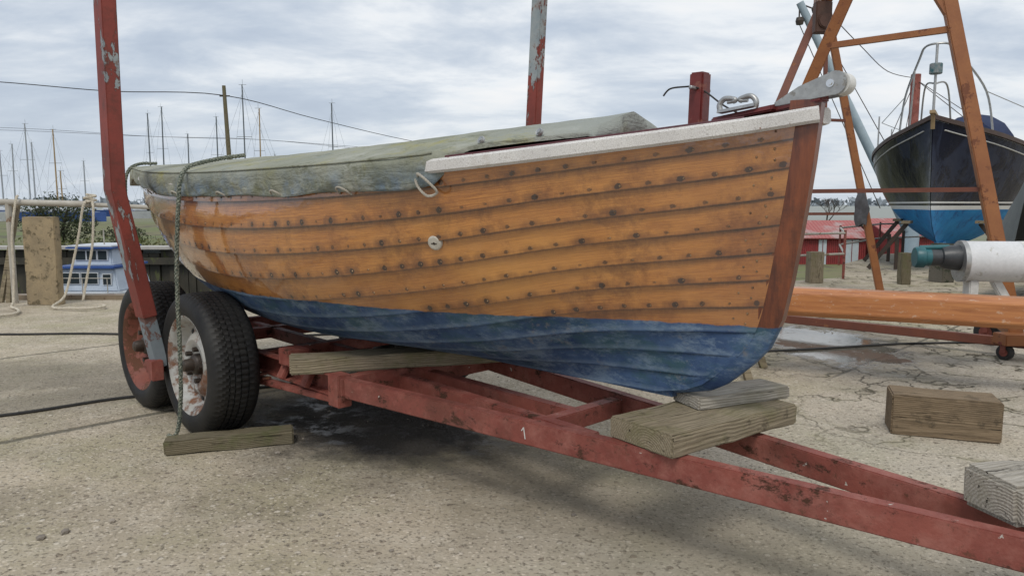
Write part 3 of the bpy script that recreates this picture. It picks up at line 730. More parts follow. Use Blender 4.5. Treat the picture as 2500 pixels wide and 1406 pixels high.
# ------------------------------------------------------------------ TRAILER
tr=thing('boat_trailer','rusty red steel twin axle boat trailer carrying the dinghy','trailer',tuple(B(1.5,0,0)))
def chan(mb,p0,p1,w=.05,h=.085,t_=.007,flip=1):
    w/=2;h/=2; pr=[(-w,-h),(w,-h),(w,-h+t_),(-w+t_,-h+t_),(-w+t_,h-t_),(w,h-t_),(w,h),(-w,h)]
    if flip<0: pr=[(-a,b) for a,b in pr][::-1]
    mb.sweep([p0,p1],pr)
mb=MB()
hb=.0425; hr=.037
mb.beam(B(1.60,.449,.348-hr),B(-.75,.092,.313-hr),.042,.074)
mb.beam(B(1.60,-.275,.348-hr),B(-.75,.018,.303-hr),.042,.074)
chan(mb,B(3.35,.449,.351-hb),B(1.6,.449,.351-hb)); chan(mb,B(3.35,-.449,.351-hb),B(1.6,-.449,.351-hb),flip=-1)
mb.beam(B(3.3,.02,.34-hb),B(.75,.06,.325-hb),.045,.06)
mb.beam(B(1.9,.18,.34-hb),B(.55,.23,.330-hb),.045,.06)
mb.beam(B(1.60,.475,.350-hb),B(1.60,-.475,.350-hb),.06,.085)
mb.beam(B(.76,.29,.33-hb),B(.76,-.15,.33-hb),.05,.06)
for s in (2.40,3.02): mb.beam(B(s,.54,.30),B(s,-.54,.30),.06,.06)
mb.beam(B(3.3,.48,.352-hb),B(3.3,-.48,.352-hb),.05,.08)
mb.beam(B(1.62,.455,.36),B(1.62,.455,.235),.06,.075,up=F)
mb.beam(B(1.6,.45,.255),B(2.35,.50,.235),.035,.025)
mb.beam(B(1.95,.44,.37),B(2.05,.44,.37),.09,.07)
for s in (1.85,2.05): mb.beam(B(s,.43,.36),B(s,.48,.27),.05,.02)
mb.obj('frame',M_red,tr,bevel=.004)
mb=MB(); Pm=B(.745,.3195,.299); ax=(B(-.75,.092,0)-B(1.6,.449,0)).normalized(); nb_=V(ax.y,-ax.x,0); nb_=nb_ if nb_.dot(N)>0 else -nb_
Pm=Pm+nb_*.0215
mb.beam(Pm+V(0,0,-.018)+ax*.004,Pm+V(0,0,.018)-ax*.002,.003,.0012,up=nb_); mb.beam(Pm+V(0,0,.018)-ax*.002,Pm+V(0,0,.006)-ax*.010,.003,.0012,up=nb_)
mb.obj('painted_mark',M_whitepl,tr)
for s0 in (2.40,3.02):
    mb=MB()
    for k in range(4):
        mb.sweep(cr([B(s0-.26+.04*k,.495,.30+.01*k-.04),B(s0,.495,.235+.012*k),B(s0+.26-.04*k,.495,.30+.01*k-.04)],5),[(-.02,-.005),(.02,-.005),(.02,.005),(-.02,.005)])
    mb.obj('leaf_spring',M_rustb,tr)
mb=MB(); mb.beam(B(-.70,.05,.27),B(-1.15,.04,.27),.08,.07); cyl(mb,B(-1.15,.04,.22),B(-1.15,.04,.33),.045); mb.beam(B(-.95,.045,.24),B(-.95,.045,0.0),.04,.04,up=F); mb.obj('coupling',M_rustb,tr,bevel=.003)
def guide_post(sd,mat):
    mb=MB(); s1=2.71
    if sd>0: mb.sweep([B(s1-.02,.79*sd,.50),B(s1,.885*sd,1.065),B(s1-.01,.88*sd,2.45)],[(-.055,-.03),(.055,-.03),(.055,.03),(-.055,.03)],up=N)
    else: mb.sweep([B(2.02,-.74,.30),B(1.955,-.93,1.05),B(1.89,-.97,2.6)],[(-.036,-.025),(.036,-.025),(.036,.025),(-.036,.025)],up=N)
    return mb.obj('guide_post',mat,tr,bevel=.004)
tag(guide_post(1,M_redpost),'bent red post with flaking paint showing grey'); tag(guide_post(-1,M_redpost),'straight red post with flaking paint')
mb=MB(); mb.sweep([B(2.665,.752,.27),B(2.69,.80,.56)],[(-.042,-.026),(.042,-.026),(.042,.026),(-.042,.026)],up=N); mb.obj('post_sleeve',M_greysteel,tr,bevel=.003)
mb=MB(); mb.beam(B(2.68,.50,.30),B(2.68,.80,.27),.07,.06); mb.beam(B(2.62,.785,.31),B(2.62,.785,.22),.05,.05,up=F); mb.obj('post_bracket',M_red,tr,bevel=.003)
mb=MB(); mb.beam(B(1.98,-.46,.33),B(1.98,-.78,.30),.07,.06); mb.obj('post_bracket',M_red,tr,bevel=.003)
prof=[(.210,.085),(.216,.097),(.232,.104),(.252,.107),(.272,.104),(.290,.096),(.300,.088),(.3085,.074),(.310,.060),(.310,.047),(.304,.046),(.304,.040),(.3115,.039),(.3115,.023),(.305,.022),(.305,.017),(.312,.016),
 (.312,-.002),(.305,-.003),(.305,-.009),(.3115,-.010),(.3115,-.034),(.304,-.035),(.304,-.042),(.310,-.043),(.310,-.060),(.3085,-.074),(.300,-.088),(.290,-.096),(.272,-.104),(.252,-.107),(.232,-.104),(.216,-.097),(.21,-.085)]
def cut(i,j):
    r,z=prof[j]
    if r<.298: return False
    k=i+int(abs(z)*90)
    return k%3==0
mb=MB(); mb.lathe(prof,216,cut=cut); ty=mb.obj('tyre',M_tyre,smooth=True,ang=28); tyre_me=ty.data; D.objects.remove(ty)
rp_=[(.0,.035),(.045,.035),(.06,.04),(.085,.062),(.108,.066),(.130,.055),(.145,.036),(.165,.030),(.180,.045),(.190,.078),(.204,.092),(.217,.098),(.221,.092),(.217,.078),(.21,.06)]
def keep(mb_,nm,mat,**k):
    o=mb_.obj(nm,mat,**k); me=o.data; D.objects.remove(o); return me
def rim_mesh(mat):
    rb=MB(); rb.lathe(rp_,64); rb.lathe([(.21,-.085),(.20,-.08),(.185,-.02),(.165,.028)],64); return keep(rb,'rim',mat,smooth=True,ang=35)
rim_me=rim_mesh(M_rimw); rim_me2=rim_mesh(M_rimr)
hm=MB(); hm.lathe([(0,.118),(.016,.117),(.024,.112),(.028,.100),(.030,.075),(.040,.070),(.046,.060),(.046,.03)],28); hub_me=keep(hm,'hub',M_hub,smooth=True,ang=35)
nm_=MB(); cyl(nm_,(0,0,.052),(0,0,.076),.011,6); nut_me=keep(nm_,'wheel_nut',M_hub)
vh=MB(); cyl(vh,(0,0,.030),(0,0,.037),.0115,12); hole_me=keep(vh,'vent_hole',M_black)
for s,sd,rm,rot,lab in ((2.40,1,rim_me,.4,'worn tyre on cream rim bubbling with rust'),(3.02,1,rim_me2,1.3,'worn tyre on rusty red rim'),(2.40,-1,rim_me,0,None),(3.02,-1,rim_me2,2,None)):
    we=D.objects.new('wheel',None); COL.objects.link(we)
    Z=N*sd; X=F; Y=Z.cross(X); P=B(s,.635*sd,.311)
    we.parent=tr; we.matrix_parent_inverse=Matrix.Translation(tr['_p']).inverted()
    R=Matrix((X,Y,Z)).transposed().to_4x4()
    we.matrix_basis=Matrix.Translation(P)@R@Matrix.Rotation(rot,4,'Z')
    if lab: we['label']=lab
    for nm,me in (('tyre',tyre_me),('rim',rm),('hub',hub_me)):
        o=D.objects.new(nm,me); COL.objects.link(o); o.parent=we
    if sd>0:
        for k in range(5):
            a=k*2*math.pi/5+.9; o=D.objects.new('wheel_nut',nut_me); COL.objects.link(o); o.parent=we; o.location=(.072*math.cos(a),.072*math.sin(a),0)
        for k in range(12):
            a=k*2*math.pi/12+.12; o=D.objects.new('vent_hole',hole_me); COL.objects.link(o); o.parent=we; o.location=(.152*math.cos(a),.152*math.sin(a),0)
# ------------------------------------------------------------------ timbers
def timber(name,label,center,size,ang,mat,seed=0,tilt=(0,0),round_=.006,cat='timber',amp=.006):
    bm=bmesh.new(); bmesh.ops.create_cube(bm,size=1); 
    bmesh.ops.scale(bm,vec=size,verts=bm.verts)
    bmesh.ops.bevel(bm,geom=bm.edges[:],offset=round_,segments=2,affect='EDGES')
    le=[e for e in bm.edges if abs((e.verts[0].co-e.verts[1].co).normalized().x)>.95 and e.calc_length()>size[0]*.5]
    bmesh.ops.subdivide_edges(bm,edges=le,cuts=14,use_grid_fill=True)
    for v in bm.verts:
        n_=noise.noise_vector(v.co*7+V(seed*3.1,seed,0)); n2=noise.noise_vector(v.co*30+V(seed*3.1,seed,0))
        v.co+=Vector((n_.x*.6,n_.y,n_.z))*amp+n2*amp*.25
    bmesh.ops.recalc_face_normals(bm,faces=bm.faces)
    me=D.meshes.new(name); bm.to_mesh(me); bm.free(); me.shade_smooth(); me.set_sharp_from_angle(angle=math.radians(40)); me.materials.append(mat)
    o=D.objects.new(name,me); COL.objects.link(o); o.location=center; o.rotation_euler=(tilt[0],tilt[1],math.radians(ang)); tag(o,label,cat,); return o
timber('timber_plank','thick mossy weathered plank lying across the trailer frame',(.58,2.155,.362),(.56,.24,.062),35.5,M_timber,1)
timber('timber_block','grey weathered wood block under the boat keel',(.69,2.27,.411),(.36,.13,.040),24.6,M_timberg,2,amp=.004)
timber('timber_plank','weathered bilge plank across trailer behind the wheels',(-.45,2.97,.379),(.88,.14,.062),17,M_timber,3)
timber('timber_chock','old grey-green timber chock on concrete beside the wheel',(-1.17,2.985,.03),(.50,.10,.06),19,M_timberd,4)
timber('timber_block','large squared brown timber baulk lying on the concrete',(1.89,3.17,.088),(.42,.19,.178),-20,timber_mat('brown_baulk',(.29,.22,.145),(.15,.11,.07),(.05,.04,.03),.4),5,amp=.004)
timber('timber_block','split weathered timber block resting on the drawbar',(1.18,1.62,.360),(.27,.14,.095),20,M_timberg,6,round_=.012,amp=.014)
# ------------------------------------------------------------------ rope over boat
M_rope=NT('green_rope'); o_=M_rope.obj(); M_rope=M_rope.out(M_rope.mix(M_rope.mr(M_rope.noise(o_,140,3),.45,.55),(.06,.08,.065),(.24,.25,.20)),.85)
mb=MB()
rope(mb,[B(2.30,.48,1.212),B(2.30,.58,1.195),B(2.27,.68,1.172),B(2.24,.75,1.148),B(2.22,.787,1.10),B(2.22,.80,1.0),B(2.25,.805,.8),B(2.28,.80,.6),B(2.31,.79,.4),B(2.34,.785,.2),B(2.37,.79,.06),B(2.40,.80,.012),B(2.44,.81,.012)],.0095,turn=5)
tag(mb.obj('rope',M_rope,smooth=True),'green flecked rope hanging over the boat side to the ground','rope')
mb=MB(); rope(mb,[B(3.30,.50,1.215),B(3.32,.58,1.21),B(3.33,.635,1.17),B(3.34,.65,1.05),B(3.34,.64,.75),B(3.34,.62,.55)],.009,turn=5)
tag(mb.obj('rope',M_rope,smooth=True),'green rope hanging from the canvas at the stern','rope')
def cable(pts,r,lab):
    mb=MB(); mb.tube(cr(pts,8),r,8); tag(mb.obj('cable',M_black,smooth=True),lab,'cable')
cable([(-6,2.75,.008),(-3.2,3.1,.008),(-2.45,3.4,.008),(-2.0,3.75,.008),(-1.5,3.9,.008),(-.9,4.2,.008),(0,4.6,.008),(1.2,4.85,.008),(2.1,5.05,.008),(2.9,5.25,.008),(4.0,5.3,.008)],.008,'black cable trailing across the concrete beneath the trailer')
cable([(-7,5.7,.008),(-4.2,5.62,.008),(-3.2,5.65,.008),(-2,5.5,.008),(-.5,5.9,.008)],.009,'black cable lying across the concrete')
M_peb=weather('pebbles',(.34,.30,.25),(.15,.13,.11),s=9,rough=.8)
mb=MB(); rnd=random.Random(3)
def pebble(x,y,r):
    bm=bmesh.new(); bmesh.ops.create_icosphere(bm,subdivisions=1,radius=r)
    sx,sy,sz=rnd.uniform(.8,1.4),rnd.uniform(.7,1.1),rnd.uniform(.4,.7)
    vs=[(x+v.co.x*sx,y+v.co.y*sy,r*sz*.6+v.co.z*sz) for v in bm.verts]; fs=[tuple(v.index for v in f.verts) for f in bm.faces]; bm.free(); mb.add(vs,fs)
for i in range(900):
    x=rnd.uniform(-3,3.4); y=rnd.uniform(1.3,6.5); pebble(x,y,rnd.choice((.002,.003,.003,.004,.004,.006)))
for x,y,r in ((-1.42,2.13,.014),(-1.37,2.17,.016),(-1.27,2.25,.011),(-.62,2.3,.009),(-.35,2.05,.008),(.2,2.3,.009),(-.95,2.9,.012)): pebble(x,y,r)
tag(mb.obj('gravel',M_peb,smooth=True),'loose small pebbles and grit on the concrete','gravel',kind='stuff')
# ------------------------------------------------------------------ LEFT: rail, pillar, ropes
M_galv=weather('weathered_pipe',(.45,.43,.38),(.33,.30,.25),(.2,.12,.07),s=6,thr=.6,rough=.6)
rl=thing('quay_railing','weathered pipe handrail on posts along the quay edge','railing',(-4.5,7.55,0))
mb=MB(); mb.tube([(-9,7.5,1.09),(-6.5,7.5,1.06),(-4.25,7.5,1.005)],.032,14); mb.obj('handrail',M_galv,rl,smooth=True)
mb=MB(); mb.tube([(-4.25,7.5,1.0),(-3.4,7.6,.96),(-1.6,7.7,.95)],.022,12); mb.obj('handrail',M_galv,rl,smooth=True)
for x,l in ((-5.08,.03),(-9,.03),(-1.7,.025)):
    mb=MB(); mb.tube([(x,7.5,0),(x-.0,7.5,1.03)],l,10); mb.obj('post',M_galv,rl,smooth=True)
o=timber('concrete_pillar','rough lichen stained concrete pillar at the quay edge',(-4.70,7.40,.44),(.88,.10,.32),0,weather('mossy_concrete',(.36,.28,.17),(.25,.20,.13),(.12,.10,.06),s=7,thr=.54,rough=.95,bs=.9,bscale=70,edge=.08),9,cat='pillar',amp=.008)
o.rotation_euler=(0,math.radians(-90),0)
M_ropew=weather('off_white_rope',(.60,.55,.45),(.45,.40,.32),s=40,rough=.9)
for pts,lab in (([(-4.95,7.46,1.09),(-4.95,7.42,1.03),(-4.95,7.33,.7),(-4.94,7.30,.35),(-4.91,7.22,.06),(-4.85,7.1,.02),(-4.7,6.95,.02),(-4.58,6.80,.02),(-4.5,6.62,.02),(-4.56,6.50,.02),(-4.50,6.38,.02)],'white rope draped from the rail to the concrete'),
  ([(-4.25,7.47,1.05),(-4.28,7.42,.98),(-4.33,7.40,.7),(-4.40,7.38,.4),(-4.45,7.3,.1),(-4.42,7.05,.025),(-4.2,6.95,.025),(-4.0,6.95,.025),(-3.92,7.05,.03),(-4.0,7.15,.03)],'white rope hanging from the rail end'),
  ([(-4.22,7.48,1.04),(-4.18,7.42,.95),(-4.2,7.40,.6),(-4.28,7.40,.25),(-4.3,7.35,.05)],'slack white rope hanging from the rail end')):
    mb=MB(); rope(mb,pts,.013,turn=5,step=.016,per=8); tag(mb.obj('rope',M_ropew,smooth=True),lab,'rope')
mb=MB(); rope(mb,[V(-4.25+.05*math.cos(a*.9),7.5+.05*math.sin(a*.9),1.0+.006*a) for a in range(0,18)],.015,turn=5,step=.02,per=4); tag(mb.obj('rope_knot',M_ropew,smooth=True),'thick white rope knotted round the rail end','rope')
for i,(x0,x1) in enumerate(((-5.2,-5.05),(-5.12,-5.10))):
    mb=MB(); mb.beam((x0-.06,7.55,0),(x1,7.6,1.0),.04,.04,up=(0,1,0)); tag(mb.obj('timber_stake',M_timber),'thin weathered stake leaning against the rail','stake','stakes by the rail')
M_gel=weather('white_gelcoat',(.66,.69,.72),(.54,.57,.60),s=3,rough=.35,bs=.05); M_blue=weather('blue_trim',(.04,.10,.32),(.035,.08,.26),s=5,rough=.4,bs=.05)
M_glass=NT('dark_glass').out((.03,.04,.045),.06)
M_cabw=weather('pale_blue_white_paint',(.50,.57,.66),(.40,.47,.56),s=3,rough=.4,bs=.05)
cb=thing('cabin_cruiser','white motor cruiser with blue trim moored in the creek','boat',(-9.9,18.5,-2.2))
mb=MB(); ring=[(-11.3,17.7),(-9.7,17.6),(-9.4,18.1),(-9.3,18.7),(-9.4,19.3),(-9.7,19.8),(-11.3,19.7)]
vs=[];fs=[]
for z,k in ((-2.35,.78),(-1.9,.93),(-1.35,1.0),(-1.10,1.03)):
    for x,y in ring: vs.append(((x+10.3)*k-10.3,(y-18.7)*k+18.7,z))
n=7
for i in range(3):
    for j in range(n): k=(j+1)%n; fs.append((i*n+j,i*n+k,(i+1)*n+k,(i+1)*n+j))
fs.append(tuple(range(n))); fs.append(tuple(3*n+j for j in range(n)))
mb.add(vs,fs); mb.obj('hull',M_gel,cb,bevel=.03)
BX=[(3,2,1,0),(4,5,6,7),(0,1,5,4),(1,2,6,5),(2,3,7,6),(3,0,4,7)]
mb=MB(); mb.add([(-11.0,17.85,-1.1),(-9.55,17.85,-1.1),(-9.55,19.5,-1.1),(-11.0,19.5,-1.1),(-10.95,17.95,-.5),(-9.7,17.95,-.5),(-9.7,19.4,-.5),(-10.95,19.4,-.5)],BX); mb.obj('cabin',M_cabw,cb,bevel=.03)
mb=MB(); mb.add([(-10.8,18.1,-.5),(-9.8,18.1,-.5),(-9.8,19.3,-.5),(-10.8,19.3,-.5),(-10.72,18.2,-.03),(-9.88,18.2,-.03),(-9.88,19.2,-.03),(-10.72,19.2,-.03)],BX); mb.obj('wheelhouse',M_cabw,cb,bevel=.03)
mb=MB(); mb.box((-10.85,18.0,-.03),(-9.75,19.4,.015)); mb.obj('roof',M_gel,cb,bevel=.015)
mb=MB(); mb.box((-10.87,17.985,-.065),(-9.73,19.42,-.025)); mb.obj('roof_edge',M_blue,cb)
mb=MB(); mb.box((-11.08,17.8,-.54),(-9.62,19.5,-.48)); mb.obj('trim',M_blue,cb,bevel=.01)
for x0,x1,z0,z1,y in ((-10.70,-10.46,-.34,-.12,18.12),(-10.42,-10.20,-.34,-.12,18.12),(-10.15,-9.94,-.34,-.12,18.12),(-10.9,-10.50,-.90,-.65,17.87),(-10.44,-10.06,-.90,-.65,17.87),(-9.92,-9.74,-.92,-.68,17.87)):
    wf=D.objects.new('window',None); COL.objects.link(wf); attach(wf,cb)
    mb=MB(); mb.box((x0-.02,y-.02,z0-.02),(x1+.02,y+.05,z1+.02)); o=mb.obj('frame',M_gel); o.parent=wf
    mb=MB(); mb.box((x0,y-.03,z0),(x1,y+.03,z1)); o=mb.obj('pane',M_glass); o.parent=wf
mb=MB()
for x in (-10.9,-10.3,-9.7): mb.tube([(x,17.62,-1.1),(x,17.62,-.75)],.012,6)
mb.tube([(-11.2,17.62,-.75),(-9.6,17.62,-.75)],.012,6)
mb.obj('guard_rail',M_galv,cb)
mb=MB(); mb.tube([(-10.2,18.5,.0),(-10.2,18.5,.4)],.015,6); mb.obj('aerial',M_galv,cb)
tp=thing('utility_pole','weathered wooden utility pole carrying overhead wires','pole',(-11.3,30,-.3))
mb=MB(); mb.tube([(-11.3,30,-.4),(-11.33,30,3),(-11.42,30,5.68)],[.10,.09,.07],12); mb.obj('pole',M_timberd,tp,smooth=True)
mb=MB(); mb.beam((-11.6,30,5.28),(-11.2,30,5.28),.05,.05); mb.obj('insulator_bracket',M_pile,tp)
def wire(pts,r,lab): 
    mb=MB(); mb.tube(cr(pts,6),r,5); tag(mb.obj('overhead_wire',M_black),lab,'wire','overhead wires')
wire([(-45,30.3,7.7),(-30,30.1,6.45),(-20.8,30,5.86),(-16,30,5.47),(-11.4,30,5.30),(-9.9,38,5.30),(-6.9,50,5.25),(-2,66,5.4),(4,82,6.2)],.018,'black overhead wire sagging between poles')
wire([(-70,60,7.6),(-42,60,6.95),(-30,60,6.45),(-24,60,6.25),(-18,60,6.0),(-5,70,5.2)],.014,'thin overhead wire in the distance')
wire([(-70,62,8.1),(-42,62,7.3),(-30,62,6.6),(-22,62,6.4),(-11,62,5.6)],.014,'thin overhead wire in the distance')
M_mast=weather('grey_mast',(.34,.37,.40),(.28,.30,.33),s=1,rough=.5,bs=0); M_mastd=weather('dark_mast',(.13,.15,.17),(.10,.12,.13),s=1,bs=0); M_mastt=weather('varnished_mast',(.38,.27,.14),(.30,.21,.11),s=1,bs=0); M_rig=NT('rigging_wire').out((.30,.33,.36),.5)
cols=[M_mast,M_mast,M_mast,M_mast,M_mastt,M_mast,M_mast,M_mastd,M_mastd,M_mastd,M_mastd,M_mastd,M_mastt,M_mastd,M_mast,M_mastt]
Ms=[(-47.8,70,6.0),(-53.4,80,7.4),(-38.8,60,7.4),(-57.6,90,8.4),(-36.6,60,6.95),(-51.5,90,6.2),(-42.2,80,7.2),(-33.8,70,9.4),(-32.6,70,10),(-38.9,90,9.4),(-27.5,70,9.1),(-17.8,50,8.85),(-18.5,55,7.96),(-14.3,60,9.0),(-28.5,90,7.0),(-35,58,3.6)]
for i,(x,y,zt) in enumerate(Ms):
    tan=cols[i] is M_mastt
    e=thing('sailing_yacht','distant moored yacht with a %s mast'%('varnished wooden' if tan else 'grey metal'),'yacht',(x,y,-.4),'yachts moored in the distance')
    r=.058*y/60
    mb=MB(); mb.tube([(x,y,.3),(x+random.uniform(-.12,.12),y,zt)],[r*1.15,r*.8],8); mb.obj('mast',cols[i],e,smooth=True)
    mb=MB(); H=zt; sw=random.uniform(.6,1.2); rd=random.choice((-1,1))
    mb.tube([(x-.5*sw,y,H*.62),(x+.5*sw,y,H*.62)],.02,5)
    for sx in (-1,1): mb.tube([(x,y,H*.97),(x+sx*.5*sw,y,H*.62),(x+sx*1.05,y,.5)],.008,4)
    mb.tube([(x,y,H*.95),(x+2.6*rd*sw,y-1,.6)],.008,4); mb.tube([(x,y,H*.99),(x-2.8*rd*sw,y+1,.6)],.008,4)
    mb.tube([(x-.25,y,H+.02),(x+.25,y,H+.02)],.015,4); mb.tube([(x,y,H),(x,y,H+.35)],.012,4)
    mb.obj('rigging',M_rig,e)
    mb=MB(); vs=[];fs=[]
    hs=[(-3.2,.6),(-1.5,1.0),(.5,1.1),(2,.7),(3.3,.05)]
    for (lx,hw) in hs:
        vs+=[(x+lx,y-hw,.42),(x+lx,y-hw*.6,-.5),(x+lx,y+hw*.6,-.5),(x+lx,y+hw,.42)]
    for k in range(4):
        for j in range(4): l=(j+1)%4; fs.append((k*4+j,k*4+l,(k+1)*4+l,(k+1)*4+j))
    fs+=[(3,2,1,0),(16,17,18,19)]
    mb.add(vs,fs); mb.obj('hull',M_gel if i%3 else M_blue,e)
    mb=MB(); mb.box((x-1.6,y-.6,.4),(x+1.1,y+.6,.75)); mb.obj('cabin',M_gel,e,bevel=.1)
# ------------------------------------------------------------------ RIGHT: gantry
gn=thing('gantry_hoist','tall ochre steel A-frame gantry on castors','gantry',(2.9,6.4,0))
ap=V(2.63,5.09,3.35); lf=V(1.68,6.25,.12); rf=V(3.32,4.80,.12); fap=V(3.38,8.3,3.24); frf=V(4.19,8.35,.0); flf=V(1.93,7.7,0)
up=(.3,1,0)
for a,b,w_ in ((lf,ap,.085),(rf,ap,.085)):
    mb=MB(); mb.beam(a,b,w_,w_*.8,up); mb.obj('leg',M_orange,gn,bevel=.006)
mb=MB(); mb.beam(flf,fap,.085,.075,up); tag(mb.obj('leg',M_rustb,gn,bevel=.006),'rust brown leg')
mb=MB(); mb.beam(frf,fap,.08,.07,up); mb.obj('leg',M_orange,gn,bevel=.006)
mb=MB(); mb.beam(ap+(ap-fap)*.1,fap-(ap-fap)*.1,.12,.2); mb.obj('top_beam',M_orange,gn,bevel=.006)
def onleg(a,b,z): return a+(b-a)*((z-a.z)/(b.z-a.z))
mb=MB(); mb.beam(onleg(lf,ap,1.10),onleg(rf,ap,1.10),.03,.03); mb.obj('tie_bar',M_rustb,gn)
mb=MB(); mb.beam(onleg(lf,ap,2.14),onleg(rf,ap,2.14),.04,.04); mb.obj('tie_bar',M_orange,gn)
mb=MB(); mb.beam(onleg(flf,fap,.9),onleg(frf,fap,.9),.03,.03); mb.obj('tie_bar',M_rustb,gn)
mb=MB(); mb.beam(onleg(flf,fap,1.92),onleg(frf,fap,1.92),.03,.03); mb.beam((3.32,8.0,1.92),(3.32,8.1,3.2),.035,.035,up=(1,0,0)); mb.obj('tie_bar',M_rustb,gn)
mb=MB(); mb.beam(lf+V(0,0,-.02),rf+V(.25,-.25,-.02),.05,.06); mb.obj('base_beam',M_rustb,gn,bevel=.004)
mb=MB(); k0=ap+(rf-ap)*.36; mb.beam(k0,k0+V(-.35,.12,.62),.05,.05,up); mb.obj('knee_brace',M_orange,gn)
mb=MB(); hc=V(3.26,8.0,2.95); mb.box((hc.x-.10,hc.y-.05,hc.z-.17),(hc.x+.07,hc.y+.05,hc.z+.15)); cyl(mb,hc+V(0,-.08,-.05),hc+V(0,.08,-.05),.08,16); mb.obj('chain_hoist',weather('rusty_hoist',(.10,.045,.03),(.06,.03,.02),s=9),gn,bevel=.01)
for P,r in ((V(3.20,4.72,.05),.05),(V(3.42,5.25,.09),.09)):
    ce=D.objects.new('castor',None); COL.objects.link(ce); attach(ce,gn)
    mb=MB(); cyl(mb,P+V(-.02,-.012,0),P+V(.02,.012,0),r,24,.008); o=mb.obj('tyre',M_black,smooth=True); o.parent=ce
    mb=MB(); cyl(mb,P+V(-.025,-.015,0),P+V(.025,.015,0),r*.5,16); mb.beam(P+V(-.03,-.018,0),P+V(-.03,-.018,r*1.25),.03,.008,up=(1,.6,0)); mb.beam(P+V(-.04,-.02,r*1.25),P+V(.04,.02,r*1.25),.05,.012); o=mb.obj('rim',M_red); o.parent=ce
mb=MB(); mb.box((3.16,4.66,.10),(3.42,4.80,.17)); mb.beam((3.32,4.76,.13),(3.44,5.25,.19),.05,.05); mb.obj('foot_plate',M_orange,gn,bevel=.005)
mb=MB(); vs=[];fs=[]
rc=onleg(frf,fap,1.12)+V(-.02,-.06,0)
for i in range(14):
    f=i/13; rad=.03+.05*math.sin(min(1,f*1.3)*2.4); 
    for j in range(16):
        a=2*math.pi*j/16; rr=rad*(1+.45*noise.noise(V(math.cos(a)*1.5,math.sin(a)*1.5,f*3)))
        vs.append(rc+V(math.cos(a)*rr,math.sin(a)*rr*.6,.03-f*.38+.02*math.sin(3*a)))
for i in range(13):
    for j in range(16): k=(j+1)%16; fs.append((i*16+j,i*16+k,(i+1)*16+k,(i+1)*16+j))
mb.add(vs,fs); tag(mb.obj('rag',weather('grey_rag',(.10,.10,.11),(.06,.06,.065),s=20,rough=.95),smooth=True),'dark grey rag tied to the gantry leg','rag')
def spar_mat():
    t=NT('varnished_spar'); o=t.obj(); 
    c=t.mix(t.mr(t.noise(t.map(o,(1.5,30,30)),2,6,.6),.3,.7),(.36,.13,.045),(.54,.23,.08)); c=t.mix(t.mr(t.noise(t.map(o,(1,8,8)),3,7,.7),.50,.66,0,.6),c,(.24,.08,.028))
    c=t.mix(t.mr(t.noise(t.map(o,(4,8,8),(3,3,3)),5,8,.75),.58,.66,0,.5),c,(.58,.48,.38))
    return t.out(c,.42,Coat_Weight=.2)
M_spar=spar_mat()
a=V(1.05,4.52,.455); b=V(3.6,3.30,.44); d_=(b-a); L=d_.length
mb=MB(); hw=.080; ch=.030; pr=[(-hw+ch,-hw),(hw-ch,-hw),(hw,-hw+ch),(hw,hw-ch),(hw-ch,hw),(-hw+ch,hw),(-hw,hw-ch),(-hw,-hw+ch)]
mb.sweep([V(-L/2,0,0),V(-L/2+.2,0,0),V(0,0,0),V(L/2,0,0)],pr); sp_o=mb.obj('wooden_spar',M_spar,bevel=.003); sp_o.location=(a+b)/2; sp_o.rotation_euler=(0,0,math.atan2(d_.y,d_.x)); tag(sp_o,'long octagonal varnished wooden spar laid on trestles','spar')
for k,f in enumerate((.12,.99)):
    P=a+d_*f; e=thing('trestle','low timber trestle supporting the wooden spar','trestle',(P.x,P.y,0),'trestles under the spar')
    mb=MB(); mb.beam(P+V(-.12,-.2,-.107),P+V(.12,.2,-.107),.06,.05); mb.obj('top_rail',M_timber,e,bevel=.004)
    for sx,sy in ((-1,-1),(1,1)):
        for q_ in (-1,1):
            mb=MB(); mb.beam(V(P.x+sx*.1+q_*.1,P.y+sy*.17-q_*.06,0),P+V(sx*.09,sy*.16,-.12),.04,.04,up=(1,0,0)); mb.obj('leg',M_timber,e)
am=thing('alloy_mast','white painted alloy mast with teal and black end fitting','mast',(3.1,4.25,.5))
x0=V(2.62,4.32,.672); x1=V(4.6,3.95,.672); dm=(x1-x0).normalized()
mb=MB(); mb.tube([x0,x1],.118,40); mb.obj('spar_tube',weather('white_alloy',(.68,.69,.70),(.6,.61,.62),(.45,.44,.40),s=5,rough=.35,bs=.04,thr=.6),am,smooth=True)
mb=MB(); mb.tube([x0-dm*.006,x0+dm*.02],.121,40); mb.obj('collar',M_alu,am,smooth=True)
mb=MB(); mb.tube([x0+dm*.30,x0+dm*.34],.1195,40); mb.obj('tape_band',M_whitepl,am,smooth=True)
mb=MB(); y0=x0+V(0,0,.02); mb.tube([y0-dm*.0,y0-dm*.06,y0-dm*.10,y0-dm*.105,y0-dm*.16],[.075,.072,.06,.05,.05],28); mb.obj('winch_drum',weather('dark_fitting',(.03,.035,.04),(.05,.055,.06),s=20,rough=.4),am,smooth=True)
mb=MB(); mb.tube([y0-dm*.19,y0-dm*.195,y0-dm*.235,y0-dm*.245],[.055,.062,.062,.056],28); mb.tube([y0-dm*.06+V(0,0,.062),y0-dm*.22+V(0,0,.056)],.014,12); mb.tube([y0-dm*.16,y0-dm*.19],[.05,.05],20); mb.obj('teal_cap',weather('teal_plastic',(.02,.13,.15),(.02,.09,.11),s=10,rough=.4),am,smooth=True)
